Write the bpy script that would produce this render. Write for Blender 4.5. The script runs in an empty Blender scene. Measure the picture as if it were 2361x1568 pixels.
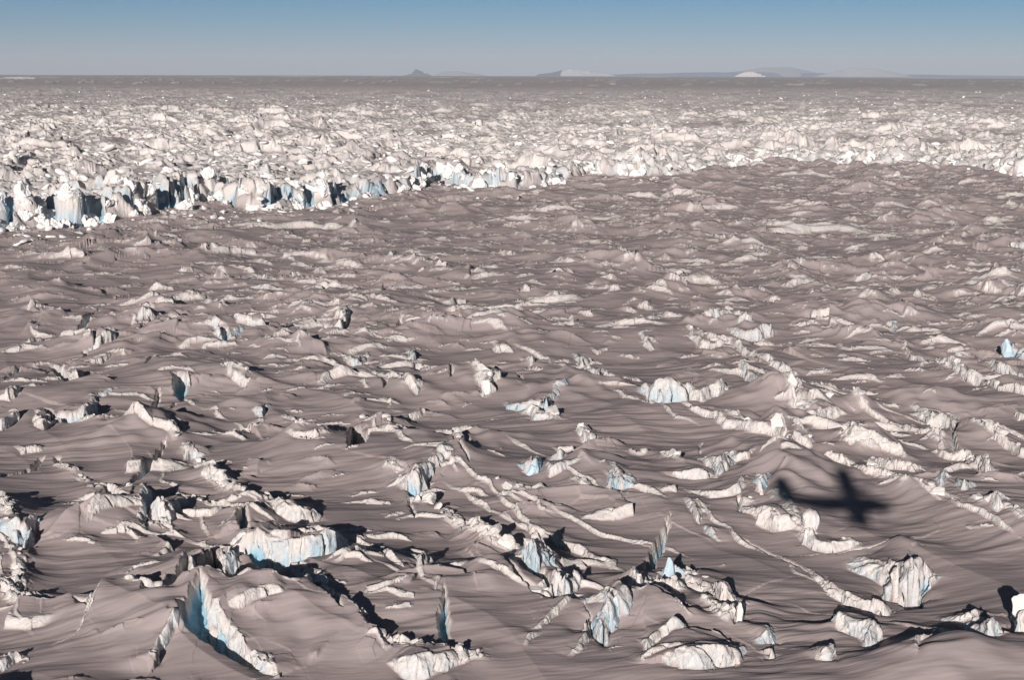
import bpy, bmesh, math, random
import numpy as np
from mathutils import Vector, Matrix
R = math.radians
S = bpy.context.scene
C = S.collection
rng = random.Random(11)

# ------------------------------------------------------------------ camera
H = 63.0                      # camera height above the glacier (m)
LENS = 50.0
FPX = 2361 * LENS / 36.0      # focal length in pixels of the 2361-wide survey picture
REARTH = 6371000.0
DIP = math.sqrt(2 * H / REARTH) * FPX    # the horizon of the round earth lies this many pixels below eye level
CX, CY, HORIZ = 1180.5, 784.0, 174.0 - DIP
PITCH = math.atan((CY - HORIZ) / FPX)
ROLL = R(0.17)
cam = bpy.data.cameras.new('camera')
cam.lens = LENS; cam.sensor_width = 36; cam.clip_start = 0.05; cam.clip_end = 200000
cam_o = bpy.data.objects.new('camera', cam); C.objects.link(cam_o)
cam_o.location = (0, 0, H)
cam_o.rotation_euler = (Matrix.Rotation(R(90) - PITCH, 3, 'X') @ Matrix.Rotation(ROLL, 3, 'Z')).to_euler()
S.camera = cam_o
CAMM = cam_o.rotation_euler.to_matrix()

def ray(u, v):
    d = CAMM @ Vector(((u - CX) / FPX, -(v - CY) / FPX, -1.0))
    return d.normalized()
def ground(u, v, z=0.0):      # survey pixel -> point of the glacier surface
    d = ray(u, v)
    t = (z - H) / d.z
    return (d.x * t, d.y * t)

# ------------------------------------------------------------------ sun and sky
LIGHT = ray(1926, 1150)       # the sunlight runs towards the aircraft's own shadow
SUN_EL = math.asin(-LIGHT.z)
SUN_AZ = math.atan2(-LIGHT.x, -LIGHT.y)
sun = bpy.data.lights.new('sun', 'SUN'); sun.energy = 4.3; sun.angle = R(0.53); sun.color = (1.0, 0.94, 0.885)
sun_o = bpy.data.objects.new('sun', sun); C.objects.link(sun_o)
sun_o.rotation_euler = LIGHT.to_track_quat('-Z', 'Y').to_euler(); sun_o.location = (-60, -120, 140)
W = bpy.data.worlds.new('World'); S.world = W; W.use_nodes = True
nt = W.node_tree; nt.nodes.clear()
out = nt.nodes.new('ShaderNodeOutputWorld'); bg = nt.nodes.new('ShaderNodeBackground')
sky = nt.nodes.new('ShaderNodeTexSky'); sky.sky_type = 'NISHITA'; sky.sun_disc = False
sky.sun_elevation = SUN_EL; sky.sun_rotation = SUN_AZ; sky.altitude = 2500; sky.air_density = 1.0; sky.dust_density = 0.3; sky.ozone_density = 2.0
tc = nt.nodes.new('ShaderNodeTexCoord'); sep = nt.nodes.new('ShaderNodeSeparateXYZ')
rmp = nt.nodes.new('ShaderNodeValToRGB'); mul = nt.nodes.new('ShaderNodeMixRGB'); mul.blend_type = 'MULTIPLY'; mul.inputs[0].default_value = 1
e = rmp.color_ramp.elements
e[0].position = 0.0; e[0].color = (.35, .41, .65, 1)
e[1].position = 1.0; e[1].color = (.20, .175, .15, 1)
for p, c in ((0.012, (.305, .385, .585, 1)), (0.03, (.235, .355, .525, 1)), (0.053, (.160, .315, .49, 1)), (0.12, (.15, .22, .30, 1)), (0.30, (.11, .14, .165, 1))):
    k = e.new(p); k.color = c
nt.links.new(tc.outputs['Generated'], sep.inputs[0]); nt.links.new(sep.outputs['Z'], rmp.inputs[0])
nt.links.new(sky.outputs[0], mul.inputs[1]); nt.links.new(rmp.outputs[0], mul.inputs[2])
nt.links.new(mul.outputs[0], bg.inputs[0]); bg.inputs[1].default_value = 0.10
nt.links.new(bg.outputs[0], out.inputs[0])
S.view_settings.view_transform = 'Standard'; S.view_settings.look = 'None'
S.view_settings.exposure = 0.10; S.view_settings.gamma = 1.0
S.render.engine = 'CYCLES'
S.cycles.use_denoising = True
S.cycles.max_bounces = 5; S.cycles.diffuse_bounces = 2; S.cycles.volume_bounces = 0

# ------------------------------------------------------------------ noise (numpy)
f32 = np.float32
def hsh(ix, iy, seed):
    h = (ix.astype(np.uint32) * np.uint32(374761393)) ^ (iy.astype(np.uint32) * np.uint32(668265263)) ^ np.uint32((seed * 2246822519) & 0xffffffff)
    h = (h ^ (h >> np.uint32(13))) * np.uint32(1274126177)
    h = (h ^ (h >> np.uint32(16))) * np.uint32(2654435761)
    return h ^ (h >> np.uint32(15))
def rnd(ix, iy, seed):
    return (hsh(ix, iy, seed) & np.uint32(0xffffff)).astype(f32) / f32(16777216)
def gn(x, y, seed=0):
    fx = np.floor(x); fy = np.floor(y)
    ix = fx.astype(np.int64); iy = fy.astype(np.int64)
    tx = (x - fx).astype(f32); ty = (y - fy).astype(f32)
    ux = tx * tx * tx * (tx * (tx * 6 - 15) + 10); uy = ty * ty * ty * (ty * (ty * 6 - 15) + 10)
    def g(dx, dy):
        a = rnd(ix + dx, iy + dy, seed) * f32(6.2831853)
        return np.cos(a) * (tx - dx) + np.sin(a) * (ty - dy)
    n0 = g(0, 0); n0 = n0 + ux * (g(1, 0) - n0)
    n1 = g(0, 1); n1 = n1 + ux * (g(1, 1) - n1)
    return (n0 + uy * (n1 - n0)) * f32(1.5)
def fbm(x, y, seed, octv=3, gain=.5):
    a = 1.0; s = 0
    for k in range(octv):
        s = s + a * gn(x * 2 ** k, y * 2 ** k, seed + k * 17); a *= gain
    return s
def chunks(x, y, seed, tilt=.7):
    """broken ice: cells with a level and a tilt of their own, and how far a point is from its cell's edge"""
    ix = np.floor(x).astype(np.int64); iy = np.floor(y).astype(np.int64)
    d1 = np.full(x.shape, 9e9, f32); d2 = d1.copy(); hh = np.zeros(x.shape, f32)
    for dx in (-1, 0, 1):
        for dy in (-1, 0, 1):
            jx = ix + dx; jy = iy + dy
            px = jx + rnd(jx, jy, seed); py = jy + rnd(jx, jy, seed + 1)
            ex = (x - px).astype(f32); ey = (y - py).astype(f32)
            d = ex * ex + ey * ey
            lev = rnd(jx, jy, seed + 2) + tilt * ((rnd(jx, jy, seed + 3) - .5) * 2 * ex + (rnd(jx, jy, seed + 4) - .5) * 2 * ey)
            nw = d < d1
            d2 = np.where(nw, d1, np.minimum(d2, d))
            hh = np.where(nw, lev, hh); d1 = np.where(nw, d, d1)
    return hh, np.sqrt(d2) - np.sqrt(d1)
def humps(x, y, seed, prob, broken):
    """drifts and broken edges, one to a cell: height in cell units and where the near side is a broken face. prob: chance per cell (array), broken: share of them that are broken"""
    ix = np.floor(x).astype(np.int64); iy = np.floor(y).astype(np.int64)
    hh = np.zeros(x.shape, f32); ic = np.zeros(x.shape, f32)
    for dx in (-1, 0, 1):
        for dy in (-1, 0, 1):
            jx = ix + dx; jy = iy + dy
            on = rnd(jx, jy, seed) < prob
            if not on.any(): continue
            kx = jx[on]; ky = jy[on]
            ex = (x[on] - kx - .15 - .7 * rnd(kx, ky, seed + 1)).astype(f32); ey = (y[on] - ky - .15 - .7 * rnd(kx, ky, seed + 2)).astype(f32)
            sz = .22 + .5 * rnd(kx, ky, seed + 3) ** 1.5
            a = (rnd(kx, ky, seed + 4) - .5) * 1.7 + .1
            u = (ex * np.cos(a) + ey * np.sin(a)) / sz; v = (-ex * np.sin(a) + ey * np.cos(a)) / sz
            br = rnd(kx, ky, seed + 5) < broken
            amp = sz * (.11 + .25 * rnd(kx, ky, seed + 6))
            # broken: a face towards the camera with a long tail behind; whole: a peaked drift, steeper behind
            v2 = v + .35 * u * u - .2
            sk = (rnd(kx, ky, seed + 7) - .5) * 1.2
            lat = np.clip(1 - np.abs(u - sk * .5 * (1 - np.abs(u))) ** 1.5, 0, 1)
            hb = sstep(-.16, .10, v2) * np.exp(-np.maximum(v2, 0) / .6) * lat * 1.2
            hw = np.where(v2 < 0, np.exp(v2 / .38), np.exp(-v2 / .20)) * np.clip(1 - (.8 * u) ** 2, 0, 1) ** 2 * 1.25
            h = np.where(br, hb, hw) * amp
            hh[on] = np.maximum(hh[on], h)
            f = np.where(br, sstep(-.16, -.08, v2) * (1 - sstep(.06, .14, v2)) * sstep(.05, .3, lat), 0)
            ic[on] = np.maximum(ic[on], f)
    return hh, ic
def sstep(a, b, x):
    t = np.clip((x - a) / (b - a), 0, 1)
    return t * t * (3 - 2 * t)

# ------------------------------------------------------------------ survey of the ice (tile letter, tile pixels)
TILE = {'A': (0, 1105.1), 'B': (789.3, 1105.1), 'C': (1571.7, 1105.1), 'D': (0, 726.2), 'E': (789.3, 726.2), 'F': (1571.7, 726.2), 'P': None}
TS = 0.33432
def px(t, X, Y):
    if t == 'P': return X, Y
    a, b = TILE[t]; return X * TS + a, Y * TS + b
def pt(t, X, Y): return ground(*px(t, X, Y))
def hm(t, X, Y, hpx):          # height in tile pixels above a foot -> metres
    u, v = px(t, X, Y)
    d = ray(u, v); sl = H / -d.z
    ca = math.sqrt(1 - d.z * d.z)
    return hpx * (1 if t == 'P' else TS) * sl / FPX / ca
# walls: foot line, raised side on the left of the direction of travel
WALLS = [
 ('A', [(1000,440,0),(1000,420,60),(1040,260,100),(1050,170,50),(1050,150,0)], .5),
 ('A', [(1060,330,0),(1110,390,80),(1180,400,70),(1260,250,50),(1330,240,0)], .3),
 ('A', [(1580,560,0),(1640,610,70),(1720,620,130),(1850,655,150),(2100,655,150),(2180,645,170),(2260,630,190),(2330,570,150),(2380,470,0)], .6),
 ('A', [(1380,960,0),(1400,930,60),(1330,760,120),(1320,700,0)], 0),
 ('A', [(1560,860,0),(1590,800,100),(1600,640,160),(1570,560,40),(1560,520,0)], .4),
 ('A', [(1400,1250,0),(1430,1180,110),(1500,1190,150),(1570,1220,90),(1700,1330,80),(1850,1430,70),(1900,1460,0)], .3),
 ('A', [(1590,1170,0),(1650,1160,60),(1800,1120,55),(1930,1100,35),(1980,1100,0)], 0),
 ('A', [(2120,1035,0),(1900,1025,40),(1600,1005,60),(1450,985,90),(1350,970,70),(1200,1000,0)], 0),
 ('A', [(640,965,0),(480,965,45),(200,970,45),(0,985,20),(-100,985,0)], 0),
 ('A', [(760,930,0),(690,990,70),(620,1060,60),(520,1190,35),(340,1240,0)], 0),
 ('A', [(-60,430,0),(0,470,70),(100,500,120),(180,560,130),(260,480,110),(320,400,0)], .5),
 ('A', [(1080,610,0),(1190,548,55),(1100,490,60),(980,470,0)], 0),
 ('A', [(1860,240,0),(1920,350,110),(2060,370,110),(2200,345,60),(2230,320,0)], .1),
 ('A', [(1150,300,0),(1300,325,45),(1450,340,45),(1570,300,0)], 0),
 ('A', [(1830,330,0),(1650,320,60),(1600,380,40),(1500,420,0)], 0),
 ('A', [(0,1384,80),(100,1330,60),(180,1290,0)], .2),
 ('A', [(1080,1384,80),(1130,1330,70),(1240,1220,60),(1250,1200,0)], .3),
 ('B', [(400,100,0),(440,130,80),(540,160,120),(570,100,120),(700,0,40),(740,-40,0)], .3),
 ('B', [(1050,160,0),(1120,215,32),(1220,288,42),(1270,333,34),(1370,405,24),(1380,480,0)], 0),
 ('B', [(1220,640,0),(1250,720,160),(1330,775,160),(1400,745,110),(1450,690,0)], .5),
 ('B', [(1370,860,0),(1450,895,140),(1540,925,180),(1575,860,90),(1630,770,0)], .3),
 ('B', [(470,600,0),(540,740,120),(600,670,70),(620,610,0)], .1),
 ('B', [(540,760,0),(640,755,45),(780,765,35),(870,745,0)], 0),
 ('B', [(-40,760,0),(80,690,50),(200,620,60),(340,690,40),(480,730,0)], 0),
 ('B', [(300,1350,0),(420,1400,110),(560,1420,130),(720,1370,100),(850,1310,50),(880,1265,0)], .2),
 ('B', [(1670,940,0),(1700,1030,80),(1770,1190,270),(1850,1130,230),(1960,1010,90),(2000,1000,0)], .5),
 ('B', [(1290,1150,0),(1440,1065,45),(1570,965,25),(1590,950,0)], 0),
 ('B', [(1265,1245,0),(1320,1190,35),(1370,1150,0)], 0),
 ('B', [(1570,1295,0),(1650,1235,45),(1710,1175,45),(1725,1150,0)], 0),
 ('B', [(2420,1090,0),(2300,1030,60),(2200,990,65),(2100,955,60),(2030,970,0)], 0),
 ('B', [(2020,1210,0),(2110,1295,90),(2200,1215,55),(2361,1190,60),(2420,1170,0)], .1),
 ('B', [(2180,680,0),(2250,755,180),(2330,740,80),(2361,700,0)], .8),
 ('B', [(1800,20,0),(1840,80,70),(1895,145,130),(1960,125,70),(2010,80,0)], .6),
 ('B', [(2010,840,0),(2040,800,90),(2020,720,0)], 0),
 ('B', [(2120,790,0),(2140,850,100),(2230,840,60),(2361,830,40),(2400,800,0)], 0),
 ('B', [(640,900,0),(660,930,50),(690,860,0)], 0),
 ('C', [(840,625,0),(1000,765,45),(1150,855,75),(1300,905,80),(1420,950,90),(1465,880,0)], .05),
 ('C', [(1160,575,0),(1300,640,70),(1400,720,140),(1520,815,250),(1620,835,270),(1665,730,170),(1760,690,0)], .3),
 ('C', [(820,400,0),(850,480,90),(910,515,70),(1000,535,65),(1200,525,45),(1260,500,0)], .1),
 ('C', [(400,280,0),(520,355,110),(640,395,120),(790,405,70),(820,370,0)], .0),
 ('C', [(-80,700,0),(0,770,70),(150,830,75),(240,940,100),(380,975,70),(440,925,0)], 0),
 ('C', [(360,1080,0),(380,1080,110),(410,1010,70),(480,925,0)], 0),
 ('C', [(970,985,0),(1060,1065,70),(1180,1155,130),(1310,1205,180),(1335,1100,80),(1390,1050,0)], .2),
 ('C', [(2240,900,0),(2270,1000,120),(2361,1140,200),(2430,1160,140),(2500,1000,0)], .3),
 ('C', [(1720,1150,0),(1740,1205,190),(1790,1190,130),(1810,1060,0)], .7),
 ('C', [(1740,975,0),(1900,1025,35),(2000,1135,50),(2100,1260,140),(2200,1205,100),(2250,1180,0)], .3),
 ('C', [(-60,1384,80),(0,1390,120),(150,1390,140),(300,1360,130),(420,1300,90),(440,1230,0)], .2),
 ('C', [(400,1195,0),(250,1180,50),(100,1170,60),(-60,1170,40),(-120,1170,0)], 0),
 ('C', [(485,1195,0),(560,1190,30),(605,1170,90),(625,1070,0)], .6),
 ('C', [(560,1280,0),(580,1300,110),(612,1295,100),(635,1250,0)], .6),
 ('C', [(940,1345,0),(1030,1340,100),(1060,1230,0)], .2),
 ('C', [(0,150,0),(200,205,45),(400,192,75),(455,105,0)], .1),
 ('C', [(505,120,0),(517,215,120),(555,215,115),(590,90,0)], .6),
 ('C', [(0,210,0),(60,270,45),(130,345,70),(160,260,0)], .1),
 ('C', [(160,360,0),(190,410,50),(240,455,0)], .3),
 ('C', [(1690,140,0),(1770,190,120),(1830,140,50),(1850,110,0)], .4),
 ('C', [(1840,130,0),(1920,210,80),(2000,180,40),(2010,150,0)], .3),
 ('C', [(2080,300,0),(2160,360,80),(2230,330,60),(2260,280,0)], .2),
 ('C', [(1620,1384,40),(1660,1290,50),(1760,1240,30),(1860,1205,0)], 0),
 ('C', [(1930,1020,0),(1990,1050,70),(2040,1090,30),(2060,1070,0)], 0),
 ('D', [(340,370,0),(400,420,30),(470,485,55),(540,528,75),(585,510,0)], .1),
 ('D', [(330,740,0),(400,755,60),(480,768,85),(560,782,120),(620,745,100),(680,655,35),(830,590,0)], .3),
 ('D', [(235,690,0),(260,770,50),(290,825,65),(340,795,55),(365,765,0)], 0),
 ('D', [(1590,180,0),(1640,232,55),(1750,238,60),(1830,232,65),(1860,170,0)], .2),
 ('D', [(1470,220,0),(1540,300,70),(1590,290,50),(1690,240,0)], .5),
 ('D', [(2200,90,0),(2270,138,70),(2361,132,100),(2420,60,0)], .3),
 ('D', [(1530,480,0),(1600,545,70),(1700,565,45),(1770,550,0)], .1),
 ('D', [(1750,700,0),(1780,745,80),(1835,720,50),(1850,680,0)], .3),
 ('D', [(840,830,0),(940,860,60),(1030,880,40),(1200,910,40),(1260,900,0)], 0),
 ('D', [(620,320,0),(660,325,80),(730,310,90),(790,290,40),(820,240,0)], .3),
 ('D', [(600,390,0),(640,410,40),(720,400,40),(780,370,0)], 0),
 ('D', [(900,70,0),(930,105,50),(1050,90,20),(1080,60,0)], 0),
 ('D', [(980,180,0),(1070,150,30),(1150,125,35),(1190,60,0)], 0),
 ('D', [(200,130,0),(260,160,35),(340,160,20),(400,150,0)], 0),
 ('D', [(170,240,0),(220,240,50),(310,200,30),(330,180,0)], 0),
 ('D', [(-40,790,0),(40,790,70),(110,730,60),(120,700,0)], .3),
 ('D', [(-20,640,0),(60,650,70),(130,620,50),(150,600,0)], 0),
 ('D', [(100,930,0),(150,980,50),(260,960,40),(310,950,0)], 0),
 ('D', [(1270,985,0),(1300,1030,80),(1360,1010,70),(1440,1010,0)], .3),
 ('D', [(1330,1060,0),(1400,1100,50),(1500,1105,60),(1520,1060,0)], .2),
 ('D', [(1400,1160,0),(1440,1180,60),(1540,1210,50),(1640,1200,0)], .1),
 ('D', [(1280,880,0),(1420,880,18),(1560,870,0)], 0),
 ('D', [(1950,965,0),(2060,985,45),(2180,1000,50),(2290,970,0)], 0),
 ('D', [(1200,560,0),(1260,610,50),(1300,570,60),(1340,520,0)], .4),
 ('D', [(1760,120,0),(1790,160,30),(1840,150,0)], 0),
 ('D', [(1840,260,0),(1900,300,30),(1990,280,0)], 0),
 ('D', [(2270,350,0),(2330,400,40),(2380,420,0)], .2),
 ('E', [(1120,630,0),(1200,705,65),(1330,708,85),(1420,718,125),(1440,650,60),(1570,555,0)], .5),
 ('E', [(150,440,0),(300,520,45),(400,545,45),(520,605,50),(570,560,0)], .1),
 ('E', [(280,785,0),(400,752,32),(550,710,55),(570,675,0)], 0),
 ('E', [(1590,280,0),(1645,362,75),(1690,342,65),(1705,295,0)], .4),
 ('E', [(1640,440,0),(1690,432,65),(1735,427,75),(1760,380,0)], .2),
 ('E', [(1030,235,0),(1070,282,65),(1180,292,35),(1200,265,0)], .1),
 ('E', [(2030,580,0),(2120,682,100),(2210,692,140),(2361,695,110),(2420,640,0)], .4),
 ('E', [(1430,960,0),(1480,987,38),(1590,992,38),(1610,955,0)], 0),
 ('E', [(1220,1140,0),(1290,1182,100),(1340,1172,110),(1370,1100,0)], .9),
 ('E', [(1430,1080,0),(1450,1115,60),(1500,1122,95),(1560,1080,0)], .2),
 ('E', [(1380,1140,0),(1440,1197,55),(1550,1182,45),(1660,1140,0)], .2),
 ('E', [(0,60,0),(10,130,60),(60,40,30),(80,20,0)], .3),
 ('E', [(0,330,0),(60,380,80),(140,370,60),(190,310,0)], .3),
 ('E', [(440,290,0),(480,345,60),(505,340,60),(510,260,0)], .5),
 ('E', [(500,440,0),(570,470,50),(610,440,60),(630,400,0)], .6),
 ('E', [(930,520,0),(980,600,110),(1060,560,70),(1090,520,0)], .1),
 ('E', [(1230,310,0),(1290,365,50),(1340,330,30),(1370,310,0)], 0),
 ('E', [(1700,450,0),(1760,495,70),(1830,450,30),(1880,440,0)], .2),
 ('E', [(2100,60,0),(2150,100,50),(2260,65,0)], .2),
 ('E', [(2050,180,0),(2110,250,55),(2140,250,20),(2160,230,0)], .2),
 ('E', [(1700,250,0),(1760,280,30),(1850,240,0)], 0),
 ('E', [(1930,460,0),(1960,520,50),(2060,500,40),(2100,490,0)], 0),
 ('E', [(1360,60,0),(1380,75,30),(1510,70,0)], .2),
 ('E', [(1120,80,0),(1190,95,30),(1225,100,60),(1240,50,0)], .5),
 ('E', [(340,1100,0),(500,1050,14),(760,1045,14),(800,1060,0)], 0),
 ('E', [(1600,840,0),(1640,920,70),(1690,935,60),(1760,900,0)], .2),
 ('E', [(1260,720,0),(1320,780,60),(1420,790,60),(1500,760,0)], .2),
 ('F', [(80,40,0),(170,112,65),(300,92,60),(440,65,0)], .2),
 ('F', [(310,140,0),(420,172,65),(520,182,95),(600,162,75),(650,110,0)], .3),
 ('F', [(20,140,0),(130,232,65),(250,252,50),(370,242,45),(480,322,35),(600,402,40),(740,468,78),(800,435,0)], .1),
 ('F', [(780,470,0),(900,535,38),(1000,585,30),(1100,610,0)], .1),
 ('F', [(1415,120,0),(1460,175,65),(1490,110,0)], .4),
 ('F', [(1480,200,0),(1560,330,45),(1660,365,45),(1700,350,0)], .0),
 ('F', [(1700,360,0),(1850,435,45),(1940,495,55),(2100,555,35),(2180,590,40),(2361,625,60),(2420,600,0)], .1),
 ('F', [(2225,240,0),(2245,300,110),(2275,335,140),(2310,310,70),(2361,385,60),(2400,390,0)], .9),
 ('F', [(400,400,0),(412,472,65),(450,525,60),(510,605,65),(560,620,0)], .3),
 ('F', [(-30,690,0),(80,745,35),(200,775,45),(300,832,45),(520,892,50),(680,925,70),(740,1005,80),(860,1032,70),(930,960,0)], .05),
 ('F', [(-60,600,0),(0,655,65),(130,692,90),(300,645,85),(345,580,0)], .1),
 ('F', [(640,690,0),(720,700,60),(760,690,80),(790,620,0)], 0),
 ('F', [(770,740,0),(830,810,90),(950,800,90),(1060,760,60),(1130,740,0)], 0),
 ('F', [(1580,690,0),(1680,782,100),(1760,795,140),(1840,825,120),(1900,720,0)], .15),
 ('F', [(1120,640,0),(1210,715,45),(1290,740,35),(1420,770,25),(1560,835,40),(1760,890,40),(1810,980,0)], .0),
 ('F', [(1080,930,0),(1170,1000,70),(1280,990,70),(1400,1020,60),(1530,1040,30),(1560,1030,0)], .0),
 ('F', [(1990,830,0),(2150,905,50),(2270,955,45),(2361,995,45),(2420,1000,0)], .0),
 ('F', [(2280,690,0),(2320,745,50),(2361,740,40),(2400,720,0)], 0),
 ('F', [(120,1040,0),(180,1105,65),(235,1192,130),(330,1105,65),(350,1030,0)], .3),
 ('F', [(-40,1200,30),(0,1205,65),(120,1205,75),(250,1195,0)], .1),
 ('F', [(280,1020,0),(360,1070,60),(440,1080,50),(500,1030,0)], 0),
 ('F', [(920,1070,0),(1000,1130,55),(1150,1175,90),(1185,1090,0)], .0),
 ('F', [(1150,1160,0),(1280,1230,50),(1400,1245,45),(1490,1250,0)], .0),
 ('F', [(1240,1080,0),(1340,1140,50),(1440,1180,60),(1600,1215,60),(1690,1180,0)], .0),
 ('F', [(1700,960,0),(1760,1000,60),(1850,1020,40),(1960,1030,90),(2000,980,0)], .0),
 ('F', [(1930,980,0),(2010,1100,70),(2100,1160,90),(2150,1120,0)], .05),
 ('F', [(2080,400,0),(2160,460,60),(2240,480,70),(2361,520,50),(2420,500,0)], .3),
]
# openings: outline at the surface, depth in metres
WALLS.append(('B', [(345,1300,0),(250,1205,100),(130,1115,125),(20,1065,125),(-130,1015,110),(-200,940,80),(-240,880,0)], 0))
TRENCHES = [
 ('A', [(1330,670),(1230,840),(1140,960),(1130,1050),(1260,1010),(1390,940),(1340,860),(1325,740)], 5.5),
 ('A', [(1490,580),(1380,700),(1385,760),(1540,865),(1580,820),(1590,760),(1530,690)], 5),
 ('A', [(1640,600),(1760,670),(1900,735),(2080,735),(2190,660),(2260,640),(2100,650),(1900,650),(1740,605)], 4.5),
 ('A', [(1640,370),(1650,455),(1710,460),(1730,390),(1690,310),(1665,310)], 4),
 ('A', [(1040,180),(1000,430),(1060,300),(1090,300),(1130,310),(1170,280),(1110,180)], 1.6),
 ('A', [(1210,1150),(1250,1210),(1380,1265),(1540,1340),(1660,1384),(1800,1400),(1620,1250),(1560,1200),(1480,1190),(1440,1060),(1400,1000),(1320,1080),(1290,1140)], 3.6),
 ('A', [(2190,880),(2130,960),(2130,1020),(2250,1070),(2361,1140),(2361,1050),(2230,1000),(2210,930)], 2.5),
 ('A', [(450,150),(560,165),(640,205),(720,215),(800,160),(800,90),(730,60),(690,120),(640,140),(560,155)], 4.5),
 ('A', [(1110,165),(1200,205),(1290,215),(1430,180),(1440,140),(1300,150)], 1.5),
 ('A', [(0,470),(120,510),(170,570),(220,500),(300,420),(180,500),(100,490)], 3),
 ('A', [(980,1010),(1000,1060),(1100,1090),(1140,1050),(1120,1010)], 2.5),
 ('A', [(500,980),(540,1030),(620,1060),(520,1190),(640,1080),(600,1010)], 1.5),
 ('B', [(430,120),(470,170),(550,165),(560,140),(520,140)], 3),
 ('B', [(450,180),(475,270),(515,305),(500,260),(470,190)], 3),
 ('B', [(1180,690),(1220,790),(1380,850),(1440,900),(1450,975),(1545,945),(1540,915),(1440,870),(1390,750),(1330,775),(1250,720)], 5),
 ('B', [(1080,730),(1200,850),(1400,945),(1440,960),(1440,930),(1250,850),(1120,740)], 3),
 ('B', [(715,905),(665,1000),(648,1090),(665,1160),(715,1200),(748,1190),(752,1100),(738,1000)], 2.6),
 ('B', [(1675,970),(1710,1130),(1780,1215),(1845,1145),(1900,1080),(1840,1120),(1770,1180),(1710,1060)], 5),
 ('B', [(2262,300),(2190,390),(2120,500),(2070,625),(2095,650),(2150,640),(2205,520),(2250,400)], 4),
 ('B', [(2120,850),(2140,760),(2170,720),(2175,760),(2140,850)], 3),
 ('C', [(1500,815),(1560,895),(1665,865),(1690,720),(1760,685),(1670,690),(1655,600),(1640,620),(1630,800)], 5),
 ('C', [(400,438),(640,540),(880,660),(1100,820),(1420,955),(1440,930),(1420,940),(1300,900),(1150,850),(1000,760),(870,645),(640,525)], 3),
 ('C', [(-20,770),(200,835),(225,950),(380,1000),(355,1105),(395,1095),(390,985),(250,935),(220,840),(100,790)], 4),
 ('C', [(1640,1255),(1740,1165),(1890,1155),(2090,1290),(1920,1215),(1780,1235)], 3),
 ('C', [(375,205),(380,300),(415,310),(405,205)], 3),
 ('C', [(640,545),(1100,540),(1230,525),(1420,492),(1540,480),(1660,520),(1680,530),(1540,492),(1430,503),(1230,540),(1000,548)], 1.6),
 ('D', [(345,385),(400,460),(470,548),(528,538),(470,470),(420,410),(380,375)], 4),
 ('D', [(300,690),(350,750),(560,785),(600,730),(490,745),(400,740),(350,700)], 4),
 ('D', [(865,788),(1000,735),(1088,660),(1110,580),(1088,585),(1055,650),(975,705)], 4),
 ('D', [(1185,525),(1205,600),(1260,630),(1300,570),(1300,525),(1240,515)], 5.5),
 ('D', [(1170,690),(1190,650),(1225,630),(1200,670)], 3),
 ('D', [(1150,925),(1090,1065),(960,1155),(865,1205),(925,1135),(1035,1045),(1125,940)], 4),
 ('D', [(305,995),(245,1085),(120,1125),(-20,1165),(-20,1150),(120,1095),(205,1065),(255,1005)], 4),
 ('D', [(1150,850),(1190,880),(1255,880),(1245,830),(1190,820)], 3.5),
 ('D', [(1515,250),(1540,302),(1590,292),(1580,255)], 3.5),
 ('D', [(705,25),(600,105),(535,158),(500,150),(575,85),(660,45)], 4),
 ('D', [(375,1000),(400,1050),(420,1040),(415,1000)], 4),
 ('D', [(1000,450),(1030,440),(1085,390),(1050,395)], 3.5),
 ('D', [(640,260),(650,320),(685,300),(680,250)], 3.5),
 ('D', [(570,320),(580,360),(610,350),(610,325)], 3),
 ('D', [(0,510),(100,450),(200,400),(200,415),(110,470),(0,525)], 2.5),
 ('D', [(2230,95),(2235,130),(2280,130),(2270,100)], 3),
 ('E', [(70,812),(30,930),(40,1048),(165,1018),(188,930),(110,850)], 7),
 ('E', [(680,905),(700,965),(765,985),(780,1050),(780,990),(740,920)], 4),
 ('E', [(812,920),(870,1055),(895,1000),(860,945)], 4),
 ('E', [(485,375),(500,420),(560,472),(605,468),(560,440),(525,385)], 4),
 ('E', [(275,535),(290,580),(320,560),(315,530)], 3.5),
 ('E', [(1158,400),(1205,490),(1255,525),(1225,470),(1180,410)], 3),
 ('E', [(1625,375),(1645,445),(1665,440),(1650,380)], 3.5),
 ('E', [(405,65),(345,190),(375,185),(415,115)], 4),
 ('E', [(645,825),(650,865),(720,850),(720,820)], 4),
 ('E', [(930,460),(940,490),(1000,480),(1000,455)], 3.5),
 ('E', [(725,475),(745,530),(770,520),(755,480)], 3.5),
 ('E', [(790,1070),(820,1120),(880,1165),(870,1140),(830,1095)], 3),
 ('E', [(2330,590),(2361,600),(2361,550)], 4),
 ('F', [(0,575),(0,545),(70,540),(70,580)], 4),
 ('F', [(765,625),(775,700),(765,770),(790,790),(780,700),(795,640)], 3.5),
 ('F', [(1890,785),(1845,830),(1868,965),(1900,965),(1885,860),(1910,800)], 4),
 ('F', [(120,1000),(128,900),(140,900),(130,1000)], 2.5),
]
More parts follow.
